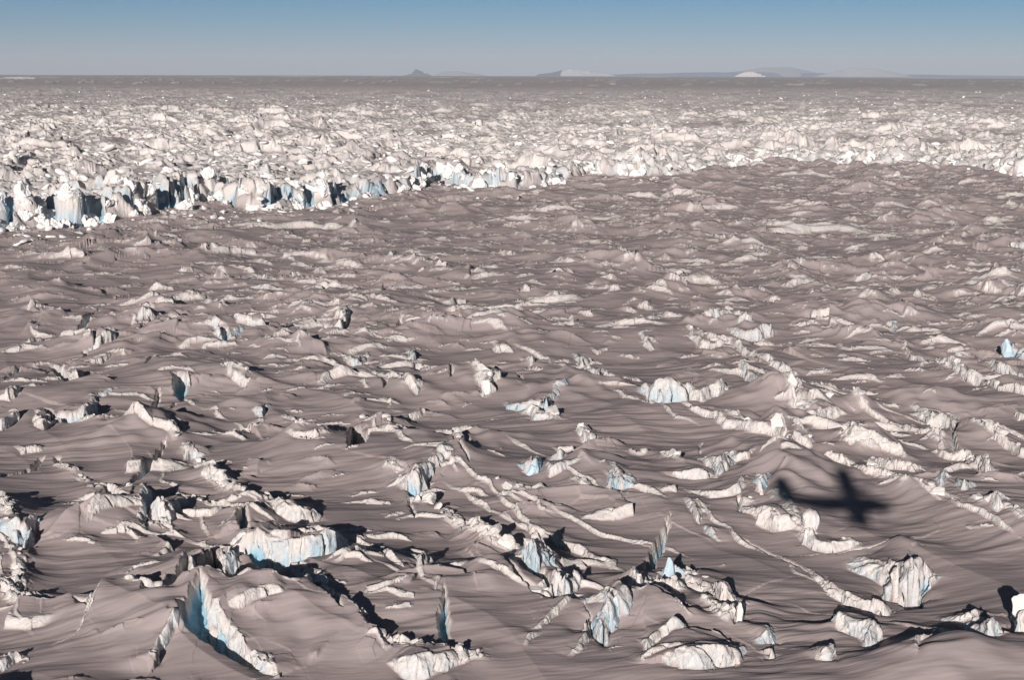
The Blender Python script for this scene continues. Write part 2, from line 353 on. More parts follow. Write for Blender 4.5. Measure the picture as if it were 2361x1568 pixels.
# smooth drifts: centre, half width, half depth on the ground (m), height (m)
MOUNDS = [('A',980,250,9,9,1.9),('A',1700,330,9,8,1.6),('A',1330,1000,9,7,1.6),('A',740,980,8,7,1.2),('A',500,420,14,10,1.0),('B',1050,760,9,8,1.7),('B',150,690,9,7,1.3),
 ('B',2130,980,8,6,1.4),('B',1830,960,6,6,1.0),('C',680,60,9,14,2.6),('C',900,20,8,8,1.5),('C',1540,510,6,4,.8),('C',1060,1080,9,5,1.0),('C',500,940,7,6,.9),('C',80,1050,6,5,1.1),('C',1850,1290,9,6,1.2),('C',1640,1384,9,5,1.0),
 ('D',1040,300,13,10,2.2),('D',2050,290,14,12,2.4),('D',940,840,9,8,2.2),('D',1160,790,9,8,1.6),('D',600,220,14,10,1.8),('D',900,60,15,10,2.0),('D',1420,110,14,9,1.6),('D',1320,380,10,9,1.6),('D',1700,660,10,8,1.5),('D',150,60,16,10,1.5),('D',2110,930,9,8,1.5),
 ('E',180,190,15,13,2.6),('E',1180,110,15,10,2.2),('E',600,30,16,10,1.2),('E',1330,350,13,8,1.4),('E',1560,460,12,9,2.2),('E',1680,560,14,9,2.2),('E',870,470,9,7,2.0),('E',1200,210,12,9,1.5),('E',120,440,13,9,1.5),('E',580,960,8,8,1.4),('E',1680,1110,8,8,1.8),('E',1060,930,9,7,1.4),('E',800,1090,8,7,1.6),
 ('F',1320,90,18,11,1.8),('F',1390,260,12,8,1.7),('F',2170,150,14,10,2.0),('F',280,260,11,8,1.5),('F',150,550,9,7,1.8),('F',590,640,9,6,1.4),('F',430,780,8,6,1.3),('F',870,830,8,6,2.3),('F',1190,920,6,5,1.9),('F',1350,960,7,5,1.3),('F',700,1030,10,9,2.0),('F',1550,640,9,6,1.6),('F',1760,640,10,7,1.7),('F',2000,830,9,7,1.6),('F',1240,690,8,6,1.0),('F',2270,550,9,6,1.3),('F',350,960,6,5,1.4),('F',660,830,4,4,1.6)]
# lines of broken blocks: block size in tile pixels
RUBBLE = [
 ('A',[(1410,20),(1560,100),(1700,170),(1880,225)],58,'the ridge running down to the horseshoe shaped ice pit'),
 ('A',[(140,560),(135,700),(130,850)],62,'the short upright ridge at the left edge below a blue pit'),
 ('A',[(-10,200),(60,300),(90,380)],70,'the broken heap at the far left edge'),
 ('A',[(10,850),(120,900),(220,950)],75,'the shaded heap in the lower left corner'),
 ('A',[(870,940),(980,1000),(1120,1050)],52,'the small rubble line in front of the dark blue crevasse'),
 ('A',[(680,60),(780,110),(870,110),(960,130)],75,'the star shaped crevasse on the left'),
 ('A',[(640,220),(730,200),(830,170)],45,'the near rim of the star shaped crevasse'),
 ('A',[(1040,400),(1150,400),(1100,330)],60,'the shaded pit behind the large left slab'),
 ('A',[(1640,520),(1700,590)],80,'the left end of the horseshoe shaped pit'),
 ('A',[(1920,680),(2010,700),(2080,760),(2170,830),(2190,930),(2290,1000)],72,'the right side of the horseshoe shaped pit'),
 ('A',[(1320,200),(1450,230),(1700,235)],40,'the thin bright line behind the large left slab'),
 ('B',[(500,190),(580,200),(690,265),(760,310),(850,350),(930,400)],72,'the middle stretch of the long central ridge'),
 ('B',[(940,390),(1000,450),(1060,490),(1170,500),(1260,560),(1310,640)],80,'the near end of the long central ridge'),
 ('B',[(1290,620),(1340,700),(1420,690)],95,'the tall heap above the blue central pit'),
 ('B',[(330,20),(390,60),(430,100)],60,'the rim of the smooth grey pit'),
 ('B',[(1000,100),(1110,120),(1250,140),(1370,150)],58,'the low chain right of the long central ridge'),
 ('B',[(1600,100),(1720,140),(1850,180)],45,'the thin chain below the blue ice cone'),
 ('B',[(2020,760),(2110,820),(2210,850),(2320,840)],62,'the spiky line under the narrow blue crevasse'),
 ('B',[(400,1250),(560,1280),(720,1280),(860,1290),(940,1300)],68,'the ridge cut by the bottom edge'),
 ('C',[(20,700),(110,760),(200,810),(300,900)],62,'the rounded wall right of the blue ice cone'),
 ('C',[(430,250),(520,230),(620,230),(720,300),(790,370)],62,'the rounded mound below the aircraft shadow'),
 ('C',[(870,430),(900,470),(1000,490),(1150,500)],70,'the wall under the round knob'),
 ('C',[(1300,60),(1400,110),(1490,150)],62,'the chain touching the nose of the aircraft shadow'),
 ('C',[(1540,170),(1660,195),(1760,230),(1850,265),(1960,275),(2070,310)],60,'the chain right of the aircraft shadow'),
 ('C',[(2250,340),(2320,380),(2361,410)],60,'the end of the chain at the right edge'),
 ('C',[(1960,1010),(2010,1050),(2120,1150),(2190,1200)],60,'the curved wall in the lower right corner'),
 ('C',[(140,940),(230,1010),(300,1080)],58,'the small broken corner beside a dark trench'),
 ('D',[(410,1050),(500,1100),(600,1155)],44,'the short dark ridge on the left'),
 ('D',[(1200,890),(1290,960),(1350,1020),(1430,1080)],58,'the upper stretch of the left diagonal ridge'),
 ('D',[(1430,1120),(1500,1170),(1580,1240),(1660,1290),(1740,1330)],64,'the lower stretch of the left diagonal ridge'),
 ('D',[(1950,745),(2050,755),(2150,755)],40,'the row of small lumps on the bare snow'),
 ('D',[(2040,940),(2130,950),(2230,960)],48,'the lumps beside the dark wedge'),
 ('D',[(580,800),(680,820),(790,805)],46,'the bank behind the large left slab'),
 ('D',[(1600,870),(1700,820),(1790,770)],40,'the line climbing to a small blue face'),
 ('D',[(600,290),(680,260),(760,250)],52,'the bright cluster in the left middle'),
 ('D',[(1560,500),(1650,520),(1740,540)],44,'the bright bank in the left middle'),
 ('E',[(130,770),(220,810),(330,850)],44,'the line running down to the arch'),
 ('E',[(400,905),(520,895),(620,885),(740,860),(880,890)],56,'the row above the broken arch'),
 ('E',[(790,960),(820,1010),(850,1060)],70,'the pillars of the broken arch'),
 ('E',[(880,440),(960,500),(1000,560),(1060,540)],70,'the tall cluster in the very middle'),
 ('E',[(1290,730),(1390,760),(1470,780)],66,'the rounded heap below the wide ice wall'),
 ('E',[(1640,870),(1740,920),(1850,940),(1920,970)],56,'the chain below the rounded heap'),
 ('E',[(2020,1000),(2150,1010),(2250,1030),(2340,1080)],60,'the cluster left of the aircraft shadow'),
 ('E',[(440,570),(520,570)],60,'the low bank left of the middle'),
 ('F',[(820,500),(920,545),(1040,590)],34,'the thin chain on the right'),
 ('F',[(60,150),(150,190),(250,230),(350,225)],44,'the upper right diagonal ridge'),
 ('F',[(740,640),(840,760),(930,700),(1020,700)],74,'the rugged cluster on the right'),
 ('F',[(640,860),(760,880),(830,960),(930,980)],78,'the pyramid shaped heap on the right'),
 ('F',[(1070,940),(1150,970),(1250,1000),(1370,1010),(1480,1020)],60,'the lumps right of the pyramid heap'),
 ('F',[(230,750),(350,790),(500,870)],50,'the line left of the pyramid heap'),
 ('F',[(1130,660),(1210,690),(1290,730)],44,'the middle of the right hand ridge'),
 ('F',[(1600,860),(1700,870),(1770,900)],54,'the ridge left of the upright crack'),
 ('F',[(1900,980),(1970,1030),(2050,1090),(2110,1130)],66,'the serrated ridge at the right'),
 ('F',[(2020,840),(2140,880),(2250,930),(2340,980)],46,'the ridge meeting the right edge'),
 ('F',[(1720,375),(1830,420),(1930,470),(2040,520)],42,'the high diagonal ridge near the right edge'),
 ('F',[(1260,1100),(1370,1120),(1480,1180),(1590,1190)],58,'the chain above the nose of the aircraft shadow'),
]

# ------------------------------------------------------------------ the glacier surface
def rows():
    ys = [25, 40, 60, 80, 100, 112]
    y = 122.0
    while y < 40000:
        ys.append(y)
        base = y * y / (63 * 1422)
        if y < 520: dd = max(base / 2.3, .13)
        elif y < 1500: dd = max(1.3, base / 18)
        elif y < 6000: dd = base / 14
        else: dd = base / 5
        y += min(dd, 1500)
    return np.array(ys)
YS = rows()
side = np.array([.46, .49, .53, .58, .65, .75, .9, 1.1, 1.4, 1.9, 2.8])
TX = np.concatenate([-side[::-1], np.linspace(-.445, .445, 1500), side])
NR, NC = len(YS), len(TX)
Y = np.repeat(YS[:, None], NC, 1)
X = Y * TX[None, :]
Z = np.zeros((NR, NC), f32); ICE = np.zeros((NR, NC), f32); BLUE = np.zeros((NR, NC), f32); RUF = np.zeros((NR, NC), f32)

WD = R(9)                                   # the wind, which drew out the drifts
def wind(x, y): return x * math.cos(WD) + y * math.sin(WD), -x * math.sin(WD) + y * math.cos(WD)

# front of the serac field: distance at which it stands, by direction
FRONT = [(-150,560),(0,546),(110,542),(230,531),(330,516),(480,492),(620,497),(720,486),(830,479),(940,457),(1010,428),(1100,446),(1250,440),(1350,418),(1480,424),(1600,416),(1700,402),(1800,386),(1900,392),(2000,400),(2100,396),(2230,404),(2361,418),(2500,425)]
fx = []
for u, v in FRONT:
    g = ground(u, v); fx.append((g[0] / g[1], g[1]))
fx = np.array(fx)

def window(xs, ys, m):
    r0 = np.searchsorted(YS, min(ys) - m); r1 = np.searchsorted(YS, max(ys) + m)
    y0, y1 = YS[max(r0, 0)], YS[min(r1, NR - 1)]
    lo, hi = min(xs) - m, max(xs) + m
    t0 = min(lo / y0, lo / y1); t1 = max(hi / y0, hi / y1)
    c0 = np.searchsorted(TX, t0); c1 = np.searchsorted(TX, t1)
    return slice(max(r0 - 1, 0), r1 + 1), slice(max(c0 - 1, 0), c1 + 1)

def facet(x, y, sc, seed):          # offsets that are constant or tilted over small cells: angular breaks
    c, e = chunks(x / sc, y / sc, seed, 1.3)
    return c - .5
def wall(t, pts, blue):
    if t == 'W': P = [p[:2] for p in pts]; Hh = [p[2] for p in pts]
    else: P = [pt(t, a, b) for a, b, h in pts]; Hh = [.85 * hm(t, a, b, h) for a, b, h in pts]
    hmax = max(Hh); L = min(max(3.6 * hmax, 2.5), 13)
    m = 3.0 * L + 2
    sl = window([p[0] for p in P], [p[1] for p in P], m)
    x = X[sl]; y = Y[sl]
    if x.size == 0: return
    n = len(P)
    def measure(xw, yw):
        best = np.full(x.shape, 9e9, f32); s = np.zeros(x.shape, f32); hn = 0; hd = 0; bp = np.zeros(x.shape, f32); ov = np.zeros(x.shape, f32)
        for i in range(n - 1):
            ax, ay = P[i]; bx, by = P[i + 1]
            ex, ey = bx - ax, by - ay; l2 = ex * ex + ey * ey; l = math.sqrt(l2)
            tt = ((xw - ax) * ex + (yw - ay) * ey) / l2
            tcl = np.clip(tt, 0, 1)
            dx = xw - ax - tcl * ex; dy = yw - ay - tcl * ey
            d = np.sqrt(dx * dx + dy * dy)
            pr = (ex * (yw - ay) - ey * (xw - ax)) / l
            sg = np.sign(pr)
            nw = (d < best - 1e-4) | ((d < best + 1e-4) & (np.abs(pr) > bp))
            bp = np.where(nw, np.abs(pr), bp)
            best = np.where(nw, d, best); s = np.where(nw, d * sg, s)
            wt = 1 / (d * d + .05) ** 3
            hn = hn + wt * (Hh[i] + (Hh[i + 1] - Hh[i]) * tcl); hd = hd + wt
            o = np.zeros(x.shape, f32)
            if i == 0: o = np.maximum(o, -tt * l)
            if i == n - 2: o = np.maximum(o, (tt - 1) * l)
            ov = np.where(nw, o, ov)
        return s, hn / hd, ov
    wob = .22 * hmax + .10
    k1 = 1.7 + .8 * hmax
    w = .22 + .34 * hmax
    xs_ = x + wob * 1.2 * gn(x / 4.2, y / 4.2, 5); ys_ = y + wob * 1.2 * gn(x / 4.2, y / 4.2, 7)
    s0, h0, o0 = measure(xs_, ys_)
    near_f = np.exp(-(s0 / (2.2 * w + .5)) ** 2)
    s, hh, ov = measure(xs_ + near_f * wob * 1.15 * facet(x, y, k1, 6), ys_ + near_f * wob * 1.15 * facet(x, y, k1, 8))
    back = np.exp(-(np.maximum(s, 0) / L) ** 1.4)
    front = sstep(-w * .25, w, s) ** .8
    fade = np.exp(-(ov / (.35 * L)) ** 2)
    hh = hh * (1 + .22 * gn(x / 3.1, y / 3.1, 9) + .28 * near_f * facet(x, y, k1 * 1.5, 10))
    Z[sl] += (hh * front * back * fade).astype(f32)
    Z[sl] -= (.22 * hh * np.exp(-(s / (.4 + .25 * hmax)) ** 2) * (s < .1) * fade).astype(f32)
    face = sstep(-.35 * w, 0, s) * (1 - sstep(w * .8, w * 1.15, s)) * fade * np.clip(hh / .3, 0, 1)
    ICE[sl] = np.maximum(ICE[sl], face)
    if blue: BLUE[sl] = np.maximum(BLUE[sl], face * min(1, blue * 1.15) * np.clip(1.25 - 1.2 * front, 0, 1) * (.55 + 1.1 * gn(x / 1.5, y / 1.5, 31)).clip(0, 1))
    RUF[sl] = np.maximum(RUF[sl], face * min(1, hmax / 2.0))

def trench(t, pts, depth):
    P = [pt(t, a, b) for a, b in pts]
    sl = window([p[0] for p in P], [p[1] for p in P], 3)
    x = X[sl]; y = Y[sl]
    if x.size == 0: return
    xw = x + .35 * gn(x / 2.0, y / 2.0, 15) + .12 * gn(x / .6, y / .6, 16)
    yw = y + .35 * gn(x / 2.0, y / 2.0, 17) + .12 * gn(x / .6, y / .6, 18)
    best = np.full(x.shape, 9e9, f32); ins = np.zeros(x.shape, bool)
    n = len(P)
    for i in range(n):
        ax, ay = P[i]; bx, by = P[(i + 1) % n]
        ex, ey = bx - ax, by - ay; l2 = ex * ex + ey * ey + 1e-9
        tcl = np.clip(((xw - ax) * ex + (yw - ay) * ey) / l2, 0, 1)
        best = np.minimum(best, np.hypot(xw - ax - tcl * ex, yw - ay - tcl * ey))
        if ay != by:
            c = ((ay > yw) != (by > yw)) & (xw < ex * (yw - ay) / ey + ax)
            ins ^= c
    q = np.where(ins, best, -best)
    k = sstep(-.12, .55, q) ** .8
    Z[sl] -= (k * depth * (.75 + .35 * sstep(.3, 2.5, q))).astype(f32)
    ICE[sl] = np.maximum(ICE[sl], sstep(-.15, .1, q))
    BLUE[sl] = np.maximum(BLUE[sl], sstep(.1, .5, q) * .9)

xw_, yw_ = wind(X, Y)
near = (YS < 1100); nr = int(near.sum()); N_ = slice(0, nr)
xa, ya = xw_[N_], yw_[N_]; Xn, Yn = X[N_], Y[N_]
# long swells and wind-drawn drifts
qx = xa + 9 * gn(xa / 60, ya / 40, 47); qy = ya + 5 * gn(xa / 50, ya / 30, 48)
sw = gn(qx / 42, qy / 24, 41)
Z[N_] += 1.3 * gn(xa / 70, ya / 45, 40) + 1.5 * np.where(sw > 0, 1.6 * sw, .7 * sw)
RD = math.radians(-52)             # the pressure ridges run away from lower right to upper left
pa = Xn * math.cos(RD) + Yn * math.sin(RD); pb = -Xn * math.sin(RD) + Yn * math.cos(RD)
pb = pb + 5 * gn(Xn / 40, Yn / 40, 51)
rg = 1 - np.abs(gn(pa / 95, pb / 30, 52)) * 1.7
Z[N_] += 1.5 * rg * np.clip(.5 + gn(Xn / 70, Yn / 80, 53), 0, 1.2) + .7 * (1 - np.abs(gn(pa / 45, pb / 15, 54)) * 1.7) * np.clip(.4 + 1.2 * gn(Xn / 50, Yn / 60, 55), 0, 1.2)
Z[N_] += .34 * (1 - np.abs(gn(qx / 26, qy / 8.5, 42)) * 1.7) * np.clip(.5 + 1.2 * gn(xa / 45, ya / 30, 49), 0, 1.2)
st = .35 + 1.0 * np.clip(gn(xa / 40, ya / 25, 46) + .35, 0, 1)
Z[N_] += st * (.22 * gn(qx / 13, qy / 3.0, 43) + .10 * gn(qx / 6, qy / 1.3, 44) + .030 * gn(xa / 3.0, ya / .42, 45))
def jag(x, y, sc, seed):
    c, e = chunks(x / (.26 * sc), y / (.32 * sc), seed + 60, 1.5); c2_, e = chunks(x / (.26 * sc), y / (.32 * sc), seed + 61, 1.5)
    return x + .10 * sc * gn(x / (.35 * sc), y / (.35 * sc), seed + 7) + .05 * sc * (c - .5), y + .10 * sc * gn(x / (.35 * sc), y / (.35 * sc), seed + 8) + .065 * sc * (c2_ - .5)
hm_w = gn(Xn / 90, Yn / 120, 120); rt = sstep(-.05, .2, Xn / Yn); dm = sstep(230, 420, Yn)
for sc, seed, p0, br, k in ((28, 130, .60, .10, 1.0), (14, 140, .55, .42, .85), (7, 150, .72, .58, .95), (3.6, 155, .58, .62, .95)):
    fx_, fy_ = jag(Xn / 1.35, Yn, sc, seed)
    pr_ = np.clip(p0 * (.16 + .64 * dm + .35 * rt * dm + .75 * hm_w), 0, .9)
    h_, i_ = humps(fx_ / sc, fy_ / sc, seed, pr_, br)
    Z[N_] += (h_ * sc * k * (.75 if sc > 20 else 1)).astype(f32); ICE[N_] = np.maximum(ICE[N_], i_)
for t, a, b, rx, ry, h in MOUNDS:
    p = pt(t, a, b); sl = window([p[0]], [p[1]], max(rx, ry) * 3.2)
    u_, v_ = wind(X[sl] - p[0], Y[sl] - p[1])
    u_ = u_ + .25 * rx * gn(X[sl] / 5, Y[sl] / 5, 77); v_ = v_ + .25 * ry * gn(X[sl] / 4, Y[sl] / 4, 78)
    v_ = np.where(v_ > 0, v_ * 1.9, v_ * .75)
    r = np.sqrt((u_ / rx) ** 2 + (v_ / ry) ** 2 + .012)
    Z[sl] += (1.75 * h * np.exp(-1.7 * r ** 1.2)).astype(f32)
for w_ in WALLS: wall(*w_)
for t, line, size, where in RUBBLE:          # banks under the lines of blocks
    P = [pt(t, a, b) for a, b in line]
    sm = hm(t, *line[len(line) // 2], size)
    sl = window([p[0] for p in P], [p[1] for p in P], 6 * sm + 2)
    x, y = X[sl], Y[sl]; best = np.full(x.shape, 9e9, f32)
    for (ax, ay), (bx, by) in zip(P, P[1:]):
        ex, ey = bx - ax, by - ay; l2 = ex * ex + ey * ey
        tcl = np.clip(((x - ax) * ex + (y - ay) * ey) / l2, 0, 1)
        best = np.minimum(best, np.hypot(x - ax - tcl * ex, y - ay - tcl * ey))
    k = np.exp(-(best / (sm * .9)) ** 2)
    k = k * sstep(-.55, .15, gn(x / (3 * sm), y / (3 * sm), 63))
    ch, ed = chunks(x / (sm * .85), y / (sm * .85), 61)
    Z[sl] += (.55 * sm * np.exp(-(best / (2.4 * sm)) ** 1.6) * (.6 + .9 * gn(x / 6, y / 6, 62)).clip(0, 2)).astype(f32)
    Z[sl] += (k * sm * (.05 + .42 * ch) * sstep(0, .22, ed)).astype(f32)
    ICE[sl] = np.maximum(ICE[sl], sstep(.25, .7, k))
for w_ in TRENCHES: trench(*w_)

# middle ground: short broken edges and small drifts between the near ridges and the serac wall
r6 = random.Random(17)
for k in range(20):                  # long cracks between the plates, their far lip a little higher
    u, v = r6.uniform(0, 2361), 780 + 560 * r6.random()
    x0, y0 = ground(u, v); ln = r6.uniform(22, 60); an = RD + r6.gauss(0, .16); n = 12; P = []
    for i in range(n):
        f = i / (n - 1) - .5
        h = 0 if i in (0, n - 1) else r6.uniform(.05, .65) * (0 if r6.random() < .25 else 1.9 if r6.random() < .12 else 1)
        P.append((x0 + f * ln * math.cos(an) + r6.gauss(0, .5), y0 + f * ln * math.sin(an) + r6.gauss(0, .7), h))
    wall('W', P, 0)
fyf = lambda x, y: float(np.interp(x / y, fx[:, 0], fx[:, 1]))
r2 = random.Random(5)
for k in range(700):
    u = r2.uniform(-80, 2440); v = 405 + 370 * r2.random() ** .75
    if 700 < v and r2.random() < .5: continue
    x0, y0 = ground(u, v)
    if y0 > fyf(x0, y0) - 4: continue
    if gn(np.array([u / 210.]), np.array([v / 60.]), 321)[0] + .1 + .25 * (u > 1200) + .3 * (v < 480) < r2.uniform(-.35, .6): continue
    sc = min(1.0, .55 + y0 / 900)
    if r2.random() < .45:
        rx, ry, h = r2.uniform(5, 13) * sc, r2.uniform(4, 8) * sc, r2.uniform(.7, 2.4) * sc
        sl = window([x0], [y0], max(rx, ry) * 3.2)
        u_, v_ = wind(X[sl] - x0, Y[sl] - y0)
        u_ = u_ + .3 * rx * gn(X[sl] / 5, Y[sl] / 5, 77); v_ = v_ + .3 * ry * gn(X[sl] / 4, Y[sl] / 4, 78)
        v_ = np.where(v_ > 0, v_ * 1.8, v_ * .7)
        r = np.sqrt((u_ / rx) ** 2 + (v_ / ry) ** 2 + .01)
        Z[sl] += (h * np.exp(-1.7 * r ** 1.2)).astype(f32)
    if r2.random() < .85:
        n = r2.randint(3, 5); ang = r2.choice([-.45, -.25, 0, .15, .35]) + r2.gauss(0, .2); ln = r2.uniform(2.0, 6.5) * sc * 1.4; h = r2.uniform(.5, 1.9) * sc
        if r2.random() < .12: h *= 1.7
        P = []
        for i in range(n):
            f = i / (n - 1); hh_ = 0 if i in (0, n - 1) else h * r2.uniform(.6, 1.2)
            P.append((x0 + (f - .5) * ln * math.cos(ang) + r2.gauss(0, .05) * ln, y0 + (f - .5) * ln * math.sin(ang) + r2.gauss(0, .16) * ln, hh_))
        wall('W', P, r2.choice([0, 0, 0, .3]))

# the serac field and the wall that ends it
ss = slice(int(np.searchsorted(YS, 380)), int(np.searchsorted(YS, 9000)))
x, y = X[ss].astype(np.float64), Y[ss].astype(np.float64)
fy = np.interp(x / y, fx[:, 0], fx[:, 1])
right = sstep(.0, .12, x / y)
s = y - fy + (9 + 12 * right) * gn(x / 30, y / 30, 90) + 4 * gn(x / 10, y / 10, 91)
field = sstep(0, 14, s)
skirt = (sstep(-75, 5, s) * (.8 + 2.4 * right)) * (1 + .9 * gn(x / 26, y / 22, 88))
Z[ss] += (skirt * (1 - field)).astype(f32)
far = sstep(900, 3200, y)
leftness = sstep(.05, -.2, x / y)
plate = (1 - .5 * np.exp(-((x / y + .012) / .045) ** 2)) * (6 + 4 * gn(x / 90, y / 90, 92) + 2.5 * leftness) * sstep(0, 20 + 14 * right, s) * (1 - .6 * far)
amp = (1.35 - .35 * sstep(60, 300, s) - .45 * far) * (1 - .88 * sstep(3600, 6200, y)) 
front = (1 - .4 * right) * np.exp(-np.maximum(s - 6, 0) / (34 + 30 * leftness))        # the wall itself is the most broken
calm = sstep(-.75, .05, gn(x / 120, y / 200, 93) + .5 * gn(x / 35, y / 55, 94) + .5 * front)
wx = x + 4 * gn(x / 14, y / 14, 95); wy = y + 4 * gn(x / 14, y / 14, 96)
c1, e1 = chunks(wx / 15, wy / 20, 97, .9)
c2, e2 = chunks(wx / 7.0, wy / 9, 98, 1.1)
gap = (1 - sstep(.02, .30, e1))
tow = (4.6 * c1 * sstep(0, .16, e1) + 3.0 * c2 * sstep(0, .16, e2) - gap * (1.5 + 4 * leftness)) * front
fld = np.zeros(x.shape, f32); fic = np.zeros(x.shape, f32)
for sc, seed, k in ((38, 160, 1.0), (20, 170, 1.2), (10, 180, 1.25)):
    jx_, jy_ = jag(x, y / 1.35, sc, seed)
    h_, i_ = humps(jx_ / sc, jy_ / sc, seed, np.clip(.35 + .6 * calm, 0, .95), .68)
    fld += h_ * sc * k; fic = np.maximum(fic, i_)
fld += .7 * gn(x / 4.5, y / 6, 102) * calm
soft = 2.5 * gn(x / 45, y / 45, 100) + 1.2 * gn(x / 15, y / 15, 101)
zz = 1.0 + 2 * right + plate * (1 - .25 * right) + amp * (calm * (tow - 1.0) + fld * (1 - .55 * front) + (1 - calm) * soft)
RECESS = [(112, 19), (220, 24), (400, 9), (630, 14), (715, 9), (805, 16)]      # deep bays in the wall
bay = np.zeros(x.shape, f32)
for u, w in RECESS:
    g = ground(u, 480)
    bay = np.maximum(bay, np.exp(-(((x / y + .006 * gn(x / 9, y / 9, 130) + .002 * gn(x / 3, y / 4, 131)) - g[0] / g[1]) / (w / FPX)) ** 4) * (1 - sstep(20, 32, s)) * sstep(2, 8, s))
zz = zz * (1 - .92 * bay)
Z[ss] = (Z[ss] * (1 - field) + field * zz).astype(f32)
steepish = np.clip(np.maximum(np.maximum(fic, front * calm), .6 * calm + .3), 0, 1) * field
ruf = np.clip(calm * 1.1, 0, 1) * field
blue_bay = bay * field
ICE[ss] = np.maximum(ICE[ss] * (1 - field), steepish * (1 - .75 * sstep(3500, 6000, y)))
RUF[ss] = np.maximum(RUF[ss] * (1 - field), ruf)
BLUE[ss] = np.maximum(BLUE[ss] * (1 - field), np.maximum(front * calm * gap * (.35 + .65 * leftness) * field, blue_bay))  # blue of wall gaps and bays: bluish shade put into the ice colour
# far plain
fp = slice(int(np.searchsorted(YS, 4500)), NR)
x, y = X[fp], Y[fp]
Z[fp] += (sstep(4500, 6500, y) * (4.0 * gn(x / 900, y / 1500, 110) + 2.2 * gn(x / 260, y / 420, 111)) * (1 - sstep(30000, 55000, y))).astype(f32)
sp = sstep(.55, .8, gn(x / 90, y / 300, 112) + .4 * gn(x / 40, y / 90, 113)) * sstep(5000, 6000, y) * (1 - sstep(9000, 16000, y))
Z[fp] += (sp * 7).astype(f32); ICE[fp] = np.maximum(ICE[fp], sp)

# broken faces are pushed in and out in all directions, so that they overhang and crumble
def roughen():
    R_ = RUF
    for rr, sc, am in ((slice(0, nr_a), 1.5, .40), (slice(0, nr_a), .6, .20), (slice(nr_a, NR), 6.5, 1.9), (slice(nr_a, NR), 2.6, .6)):
        k = R_[rr] * am
        if sc > 5: k = k * (1 - sstep(1500, 4000, Y[rr]))
        x, y, z = X[rr] / sc, Y[rr] / sc, Z[rr] / sc
        dX = k * gn(x + .7 * z, y - .6 * z, 201); dY = k * gn(x - .8 * z, y + .9 * z, 202); dZ = k * .6 * gn(x + .3 * z, y + .4 * z, 203)
        XX[rr] += dX; YY[rr] += dY; ZZ[rr] += dZ
Z -= ((X ** 2 + Y ** 2) / (2 * REARTH)).astype(f32)      # the curve of the earth
XX, YY, ZZ = X.copy(), Y.copy(), Z.copy()
nr_a = int(np.searchsorted(YS, 420))
roughen()

def height(x, y):
    r = int(np.clip(np.searchsorted(YS, y), 1, NR - 1)); c = int(np.clip(np.searchsorted(TX, x / y), 1, NC - 1))
    return float(Z[r - 1:r + 1, c - 1:c + 1].mean())

# ------------------------------------------------------------------ materials
def nodes(name):
    m = bpy.data.materials.new(name); m.use_nodes = True
    t = m.node_tree; b = t.nodes['Principled BSDF']
    return m, t, b
def simple(name, col, rough=.6, metal=0, scale=3, var=.15):
    m, t, b = nodes(name)
    n = t.nodes.new('ShaderNodeTexNoise'); n.inputs['Scale'].default_value = scale; n.inputs['Detail'].default_value = 4
    co = t.nodes.new('ShaderNodeTexCoord'); t.links.new(co.outputs['Object'], n.inputs['Vector'])
    r = t.nodes.new('ShaderNodeValToRGB')
    r.color_ramp.elements[0].color = (*[c * (1 - var) for c in col], 1); r.color_ramp.elements[1].color = (*[min(1, c * (1 + var)) for c in col], 1)
    t.links.new(n.outputs['Fac'], r.inputs[0]); t.links.new(r.outputs[0], b.inputs['Base Color'])
    b.inputs['Roughness'].default_value = rough; b.inputs['Metallic'].default_value = metal
    return m
SNOW_DIMMED = (.445, .370, .362); WHITE = (.83, .775, .74); BLUEICE_AND_SHADE = (.27, .54, .71)  # flat snow darker than broken faces: grazing-light contrast put into the colour
